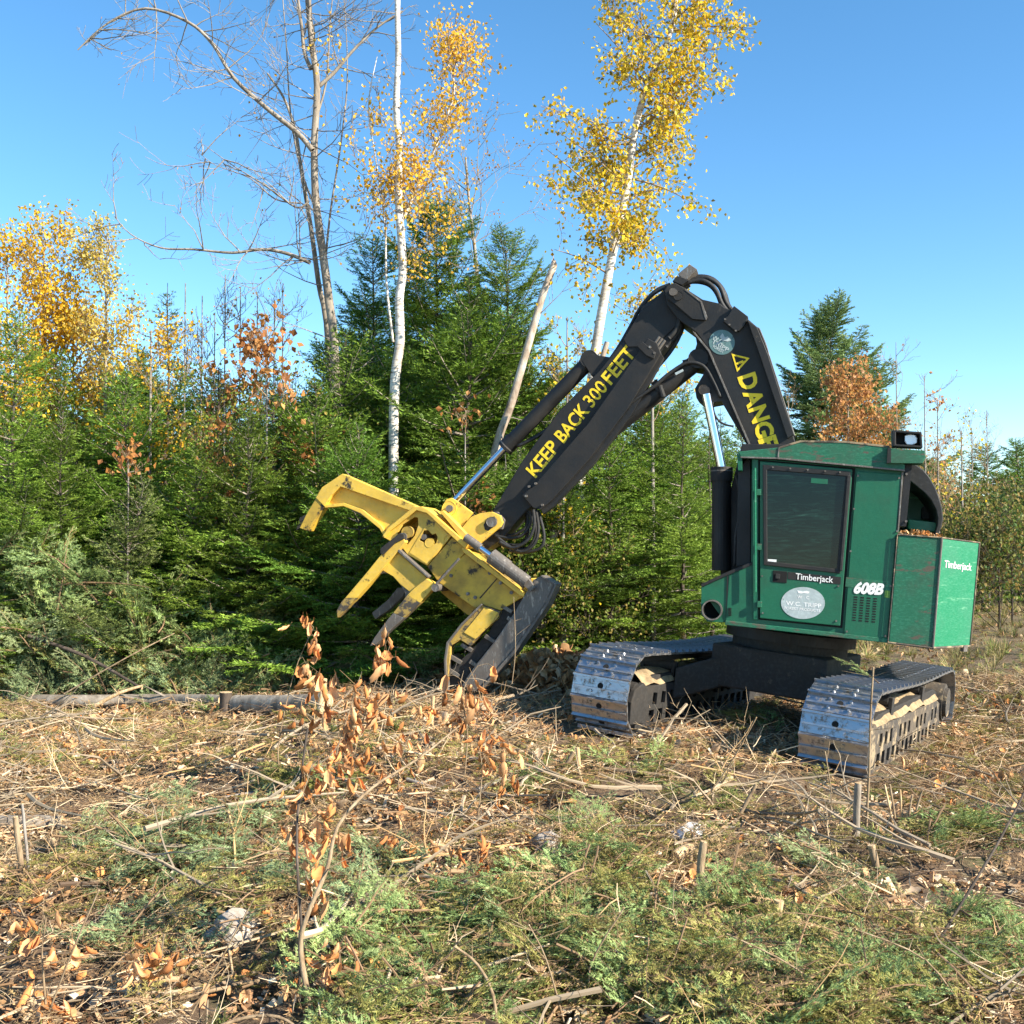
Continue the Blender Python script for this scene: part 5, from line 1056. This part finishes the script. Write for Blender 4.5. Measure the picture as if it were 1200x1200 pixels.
P, Rr, Sc = [], [], []
for _ in range(240):
    px = R.uniform(330, 860); D = R.uniform(14.0, 15.6); b = gp(px, D); b.z += R.uniform(0, .4); P.append(tuple(b)); Rr.append((R.uniform(-.7, .7), R.uniform(-1.2, .3), R.uniform(0, 6.28))); Sc.append(R.uniform(1.0, 1.7))
scatter('understory_brush', b_f[:3] + b_o + b_d[:2], P, Rr, Sc, 'low mixed brush under the firs behind the machine')
# heap of dry leaves between felling head and far track
LM = [curled_leaf(200 + i, .10, [(.55, .30, .13), (.62, .42, .24), (.45, .22, .09)]) for i in range(6)]
def heap(name, label, cx, cy, D, rx, hgt_, n, s_=(.7, 1.3)):
    P = []; c = at(cx, cy, D)
    for _ in range(n):
        u, v = R.gauss(0, .42), R.gauss(0, .42); x, y = c.x + rx * u, D + .7 * v; z = float(hgt(x, y)) + hgt_ * math.exp(-(u * u + v * v)) * R.uniform(.5, 1.05); P.append((x, y, z))
    return scatter(name, LM, P, NR.uniform(0, 6.28, (len(P), 3)), NR.uniform(*s_, len(P)), label)
heap('leaf_heap', 'heap of dry tan leaves between the felling head and the far track', 655, 800, 14.0, 1.05, .5, 1300, (1.0, 1.7))
heap('leaf_litter_bank', 'dry leaves banked under the firs left of the far track', 600, 820, 14.6, 1.6, .3, 900)
# leaves caught on the counterweight (a part of nothing: they lie there)
P = []
for _ in range(150):
    u, v = R.random(), R.random() ** 1.5; q = t0.lerp(t1, u) - LF * (.02 + v * .5); P.append(tuple(q + U_ * R.uniform(.0, .035)))
scatter('leaves_on_counterweight', [curled_leaf(220 + i, .045, [(.55, .22, .06), (.60, .42, .26), (.5, .3, .15)]) for i in range(4)], P, NR.uniform(0, 6.28, (len(P), 3)), NR.uniform(.6, 1.2, len(P)), 'fallen leaves lying on top of the counterweight')

# ------------------------------------------------------------------ logs, stumps, sticks, stones, saplings: single things
def G_(px, py, lift=0): return ground_at(px, py) + Vector((0, 0, lift))
def rod(name, label, cat, pts, r, m='twig', ends='wood', n=8, group=None, side=0, seed=0, taper=.35):
    """pts: world points; bark mesh with cut ends"""
    rs = np.random.RandomState(seed); P = smoothpts(pts, 4); K = len(P) - 1; g = Geo()
    rad = [r * (1 - taper * i / K) * rs.uniform(.92, 1.08) for i in range(K + 1)]; off = tuple(P[0])
    t = thing(name, off, label, cat, group); tube(P, rad, n, g, 0, caps=False)
    for _ in range(side):
        i = rs.randint(1, K); a = Vector(rs.normal(0, 1, 3)); a.z = abs(a.z) * .6; q = P[i]; tube([q, q + a.normalized() * rs.uniform(.06, .22) * (1 if r < .03 else 2)], [max(.002, r * .25), .001], 3, g, 0, caps=False)
    g.build('bark', M[m], t, smooth=True)
    g = Geo(); d0, d1 = (P[0] - P[1]).normalized(), (P[-1] - P[-2]).normalized()
    tube([P[0] - d0 * .01, P[0] + d0 * .004], rad[0] * .97, n, g); g.build('cut_end', M[ends], t)
    g = Geo(); tube([P[-1] - d1 * .01, P[-1] + d1 * .004], rad[-1] * .97, n, g); g.build('cut_end', M[ends], t)
    return t
rod('fallen_log', 'long grey log lying along the foot of the left firs, running out of frame', 'log', [G_(-60, 828, .1), G_(80, 828, .10), G_(180, 828, .1), G_(262, 829, .09)], .085, 'bark', n=12, side=8, seed=1, taper=.15)
rod('fallen_log', 'log with a splintered pale end below the curled leaf sapling', 'log', [G_(278, 836, .12), G_(330, 836, .12), G_(384, 837, .13)], .105, 'bark', n=12, side=3, seed=2, taper=.05)
rod('stump', 'short red brown stump standing before the gap between the two logs', 'stump', [G_(266, 840), G_(266, 840, .28)], .075, 'bark_dark', n=10, seed=3, taper=.1)
rod('fallen_log', 'pale cut pole poking in at the left edge in the middle ground', 'log', [G_(-50, 975, .06), G_(10, 973, .07), G_(76, 971, .06)], .052, 'bark', n=10, seed=4, taper=.05)
rod('broken_pole', 'bare pole slanting down out of the brush heap at left', 'branch', [at(35, 745, 14.0), at(100, 768, 13.8), at(168, 806, 13.5)], .027, 'bark_dark', side=6, seed=5)
rod('broken_pole', 'thin branch rising right from the long grey log at left', 'branch', [at(78, 812, 13.5), at(150, 770, 13.5), at(205, 742, 13.8)], .010, 'twig', side=7, seed=6)
rod('splintered_slab', 'white splintered wood piece leaning on the long grey log', 'wood piece', [at(114, 826, 13.3), at(140, 812, 13.3), at(168, 803, 13.35)], .026, 'wood', side=2, seed=7)
rod('splintered_stub', 'pale splinter standing at the end of the shorter log', 'wood piece', [G_(375, 846), G_(381, 846, .42)], .045, 'wood', seed=8, side=2)
rod('stump', 'tall thin cut stem standing near the right track front', 'stump', [G_(1000, 988, -.03), at(1001, 950, ground_at(1000, 988).y), at(1003, 916, ground_at(1000, 988).y)], .028, 'bark', seed=9, taper=.08)
rod('stump', 'curved bare stub hooking up in the right foreground', 'stump', [G_(842, 1062), at(828, 1045, ground_at(842, 1062).y), at(819, 1020, ground_at(842, 1062).y), at(823, 984, ground_at(842, 1062).y)], .028, 'twig', seed=10, taper=.25)
def stub(label, px, py, px2, py2, r, seed, m='twig'):
    b = G_(px, py, -.03); rod('stump', label, 'stump', [b, b.lerp(at(px2, py2, b.y), .5), at(px2, py2, b.y)], r, m, seed=seed, taper=.12, side=1)
stub('splintered orange stub low in the right foreground', 903, 1100, 910, 1052, .028, 11, 'wood'); stub('leaning cut stub just right of the tall thin cut stem', 1028, 1030, 1018, 988, .026, 12)
stub('fat broken stub right of centre near the bottom right', 1070, 1092, 1066, 1062, .045, 13, 'wood'); stub('small upright stub left of the curved stub', 806, 1012, 808, 992, .016, 14); stub('thin leaning stub above the curved stub', 858, 960, 884, 918, .016, 15)
stub('pair stub, left one, in the left foreground', 33, 1030, 22, 955, .02, 16); stub('pair stub, thinner right one, in the left foreground', 40, 1025, 30, 940, .010, 17, 'twig_grey'); stub('short stub beside the pair of stubs at left', 78, 1010, 66, 980, .02, 18)
stub('short stub below the felling head saw housing', 506, 850, 508, 815, .018, 19, 'wood'); stub('tan stub leaning in the middle ground before the far track', 655, 905, 672, 880, .02, 20); stub('forked stub right of centre in the middle ground', 680, 910, 676, 875, .02, 21, 'wood')
for k, (a, b_) in enumerate(((1048, 1040), (1054, 1052), (1060, 1066), (1045, 1034), (1064, 1078))):
    p = G_(a, 972, -.02); rod('splinter', ('middle left', 'middle', 'right hand', 'leftmost', 'rightmost')[k] + ' splinter in the clump of broken stems right of the near track', 'splinter', [p, at((a + b_) / 2, 945, p.y), at(b_, 918 + 6 * (k % 3), p.y)], .011, 'wood' if k % 2 else 'twig', seed=30 + k, group='splinters of the broken stem clump')
def stick(label, pts, r, seed, m='twig', side=4, lift=.04): rod('stick', label, 'stick', [G_(x, y, lift + r) for x, y in pts], r, m, seed=seed, side=side, n=6)
stick('grey stick lying left of centre below the felling head', [(445, 884), (500, 890), (562, 902)], .022, 40, 'twig_grey'); stick('thin grey stick below the longer one left of centre', [(478, 920), (540, 921), (600, 914)], .018, 41, 'twig_grey')
stick('tan stick lying in front of the far track', [(700, 908), (760, 914), (816, 916)], .022, 42); stick('stick lying at the lower left corner pointing to the frame edge', [(128, 1196), (200, 1180), (285, 1160)], .012, 43); stick('long thin stick crossing the lower left foreground', [(240, 1165), (330, 1150), (420, 1128)], .011, 44)
stick('short grey stick lying left of the bent sapling', [(265, 945), (300, 938), (330, 942)], .025, 45, 'twig_grey'); stick('stick on the ground left of the curved stub', [(745, 1045), (790, 1040), (850, 1052)], .012, 46, 'twig_grey'); stick('pale broken log piece before the curved stub', [(790, 1012), (805, 1008), (822, 1006)], .04, 47, 'wood', 0)
stick('stick lying right of the near track', [(1100, 925), (1125, 928), (1150, 932)], .02, 48); stick('thin stick at the right behind the near track', [(1125, 838), (1160, 836), (1199, 842)], .012, 49, 'twig_grey'); stick('dark stick at left in the middle ground', [(95, 905), (130, 896), (172, 892)], .016, 50, 'bark_dark'); stick('straw coloured stick near the left edge', [(10, 930), (60, 928), (110, 932)], .014, 51)
stick('stick lying between the pale stone and bent sapling', [(300, 1150), (340, 1165), (400, 1162)], .016, 52, 'bark_dark'); stick('light stick crossing behind the white stone', [(770, 985), (810, 972), (870, 975)], .012, 53)
def raised(label, pts, D, r, seed, m='twig', side=6, name='bent_stick', cat='stick', **k): return rod(name, label, cat, pxl(pts, D), r, m, seed=seed, side=side, n=6, **k)
raised('pale forked sapling bending up and right across the left foreground', [(372, 1200), (355, 1110), (362, 1070), (385, 1015), (398, 965), (436, 922), (490, 888), (538, 850)], [4.9, 5.0, 5.0, 5.1, 5.2, 5.4, 5.7, 6.0], .015, 60, name='bent_sapling', cat='sapling', side=9, taper=.7)
raised('grey sapling leaning across the bottom right corner', [(1070, 1142), (1106, 1080), (1168, 980), (1215, 890)], [5.3, 5.5, 5.8, 6.2], .009, 61, 'bark_dark', name='leaning_sapling', cat='sapling', side=14)
raised('pale hooked stick at bottom centre', [(584, 1215), (578, 1160), (560, 1125), (535, 1105)], [4.7, 4.75, 4.8, 4.8], .009, 62, side=1); raised('arched bare stick at the very bottom left of centre', [(250, 1200), (290, 1186), (330, 1185), (362, 1205)], [4.7, 4.75, 4.75, 4.7], .009, 63, side=1)
raised('thin upright stem before the near track front', [(1012, 968), (1016, 900), (1018, 840), (1022, 782)], 7.9, .010, 64, name='thin_sapling', cat='sapling', side=5); raised('thin diagonal twig over the near track to the left', [(812, 950), (850, 900), (885, 840)], [8.4, 8.4, 8.3], .007, 65, 'twig', side=9)
raised('tall thin dark stem at the left of the bent sapling', [(350, 1190), (356, 1100), (350, 1000), (352, 930), (362, 850)], [5.0, 5.05, 5.2, 5.4, 5.6], .008, 66, 'bark_dark', name='thin_sapling', cat='sapling', side=10)
for k, (pts, D) in enumerate([([(230, 1180), (262, 1120), (300, 1050)], 4.9), ([(60, 1190), (90, 1110), (120, 1040)], 4.9), ([(1130, 1190), (1080, 1120), (1000, 1085)], 4.9), ([(1010, 1199), (930, 1130), (850, 1090)], 4.8), ([(660, 1190), (640, 1120), (620, 1080)], 4.9), ([(965, 880), (972, 940), (960, 985)], 7.9), ([(600, 800), (604, 760), (602, 700)], 11.0), ([(700, 1190), (690, 1130), (730, 1060)], 5.0)]):
    raised(['thin arching twig low at the left foreground', 'thin twig near the lower left corner', 'fine arching twig at the bottom right', 'long fine twig over the bottom boughs', 'thin twig over the bottom centre boughs', 'thin pale twig beside the tall thin cut stem', 'thin bare stem by the saw housing', 'second thin twig over the bottom centre boughs'][k], pts, D, .005, 70 + k, 'twig', side=5, name='arching_twig', cat='twig')
# stones
def stone(label, px, py, sx, sz, m, seed):
    p = G_(px, py); D = p.y; rs = np.random.RandomState(seed); bm = bmesh.new(); bmesh.ops.create_icosphere(bm, subdivisions=3, radius=1)
    for v in bm.verts:
        c = v.co; k = 1 + .8 * float(vnoise(c.x * 1.7 + seed, c.y * 1.7 + c.z)) + .3 * float(vnoise(c.x * 4.3 + seed, c.z * 4 + c.y * 3)); c *= k; c.x *= sx / FPX * D; c.y *= sx / FPX * D * .8; c.z *= sz / FPX * D
    me = bpy.data.meshes.new('stone'); bm.to_mesh(me); bm.free(); me.materials.append(M[m]); o = bpy.data.objects.new('stone', me); COL.objects.link(o); o.location = p + Vector((0, 0, .15 * sz / FPX * D)); o.rotation_euler = (0, rs.uniform(-.3, .3), rs.uniform(0, 6)); tag(o, label, 'stone')
stone('grey and white weathered stone among bluish boughs at left', 275, 1092, 36, 20, 'stone', 1); stone('small pinkish white stone right of centre', 645, 995, 22, 13, 'stone', 2); stone('bright white stone behind the green boughs right of centre', 802, 976, 20, 9, 'quartz', 3)
# saplings with big hanging curled leaves
LFM = [curled_leaf(300 + i, .135, [(.62, .27, .09), (.68, .38, .18), (.50, .20, .07)], tight=1.5) for i in range(8)]
def leafy(label, stem, D, clusters, seed, r=.006, size=1.0):
    rs = np.random.RandomState(seed); P = pxl(stem, D); t = thing('leafy_sapling', tuple(P[0]), label, 'sapling'); g = Geo(); S_ = smoothpts(P, 4); K = len(S_) - 1
    tube(S_, [r * (1 - .6 * i / K) for i in range(K + 1)], 5, g, 0, caps=False)
    for (cx, cy, n, sp) in clusters:
        Dc = D if not isinstance(D, (list, tuple)) else D[-1]; c = at(cx, cy, Dc); near = min(S_, key=lambda q: (q - c).length); tube(smoothpts([near, near.lerp(c, .6) + Vector((0, 0, .03)), c], 3), [r * .5, r * .4, r * .35, r * .3, r * .3, r * .3, r * .3], 4, g, 0, caps=False)
        for _ in range(int(n * 2.1)):
            p = c + Vector(rs.normal(0, 1, 3)) * sp / FPX * Dc; tube([c, p], [.0015, .001], 3, g, 0, caps=False)
            o = bpy.data.objects.new('leaf', LFM[rs.randint(8)]); COL.objects.link(o); o.parent = t; o.location = p - Vector(t.location)
            o.rotation_euler = (rs.uniform(-.6, .6), math.radians(90) + rs.normal(0, .4), rs.uniform(0, 6.28)); s_ = size * rs.uniform(.7, 1.25); o.scale = (s_, s_, s_)
    g.build('stem', M['twig'], t, smooth=True)
leafy('sapling with long curled orange leaves before the shorter log', [(330, 905), (328, 870), (345, 790), (368, 735)], 8.6, [(360, 735, 4, 8), (372, 752, 3, 7), (358, 775, 3, 7), (365, 795, 4, 8), (352, 830, 4, 10), (385, 800, 3, 8), (380, 835, 3, 8)], 1)
leafy('sapling with hanging curled leaves under the lowest grab arm tip', [(402, 950), (412, 900), (430, 830), (458, 755)], 8.4, [(452, 755, 3, 7), (448, 775, 4, 7), (430, 815, 4, 9), (412, 845, 5, 10), (405, 862, 5, 9), (440, 832, 4, 9), (425, 880, 3, 8), (458, 820, 3, 8)], 2)
leafy('sapling with curled leaves before the saw housing tip', [(545, 905), (548, 860), (543, 810), (560, 780)], 8.8, [(545, 808, 4, 8), (552, 818, 4, 8), (525, 792, 1, 3), (580, 783, 1, 3), (505, 828, 3, 5), (535, 840, 3, 6)], 3)
leafy('leafy sapling low left of the bent sapling', [(345, 1180), (352, 1060), (350, 960), (366, 900)], 5.4, [(358, 905, 4, 14), (385, 912, 5, 14), (372, 945, 5, 16), (345, 965, 4, 14), (388, 970, 5, 15), (365, 1000, 4, 14), (368, 1035, 3, 12)], 4, size=.62)
leafy('cluster of curled leaves standing left of the green boughs', [(455, 1055), (458, 1010), (452, 990)], 6.8, [(452, 1000, 5, 10), (490, 995, 5, 8), (498, 985, 4, 7)], 5, size=.7)
leafy('curled leaf sprig in front of the far track at left', [(560, 960), (565, 900), (560, 870)], 7.6, [(560, 865, 4, 8), (590, 880, 4, 9), (570, 890, 4, 9), (600, 905, 3, 8)], 6, size=.8)
leafy('curled leaf clump at the left foreground', [(60, 1170), (55, 1110), (60, 1070)], 5.0, [(15, 1075, 2, 6), (55, 1075, 4, 12), (62, 1160, 4, 12), (95, 1100, 2, 10), (180, 1115, 5, 14), (200, 1120, 4, 12)], 7, size=.75)
leafy('sprig of curled leaves right of the bent sapling foot', [(395, 1160), (400, 1120)], 5.0, [(400, 1110, 5, 10), (385, 1130, 3, 9)], 8, size=.65)
leafy('sprig of curled leaves between the two middle stubs', [(550, 1060), (560, 1010), (565, 985)], 6.4, [(560, 1000, 5, 12), (585, 1010, 4, 12), (540, 990, 4, 10)], 9, size=.65)
leafy('bushy curled leaf sapling below the raised horn arms', [(392, 930), (396, 880), (408, 840), (420, 800)], 8.0, [(395, 880, 4, 12), (412, 850, 4, 12), (420, 810, 3, 9), (380, 905, 4, 12), (405, 900, 4, 12)], 21, size=.8)
leafy('low curled leaf sapling left of the saw housing tip', [(470, 940), (468, 900), (480, 860)], 8.2, [(470, 885, 4, 12), (485, 860, 3, 10), (455, 905, 4, 12)], 22, size=.75)
# green sprig caught on the near track
g_s = bough_mesh(150, .45, **FG); o = bpy.data.objects.new('fir_sprig', g_s); COL.objects.link(o); o.location = at(1003, 788, 9.75); o.rotation_euler = (.2, -.5, 2.6); tag(o, 'small green fir sprig standing on top of the near track', 'fir sprig')

# ------------------------------------------------------------------ tell neighbours with the same label apart by their place
byl = {}
for o in COL.objects:
    if o.parent is None and 'category' in o and 'label' in o: byl.setdefault(o['label'], []).append(o)
for lb_, L_ in byl.items():
    if 1 < len(L_) < 6:
        L_.sort(key=lambda o: o.location.x / max(o.location.y, .1))
        for o, w_ in zip(L_, {2: ('left', 'right'), 3: ('left', 'middle', 'right'), 4: ('leftmost', 'second', 'third', 'rightmost'), 5: ('leftmost', 'second', 'middle', 'fourth', 'rightmost')}[len(L_)]): o['label'] = w_ + ' ' + lb_
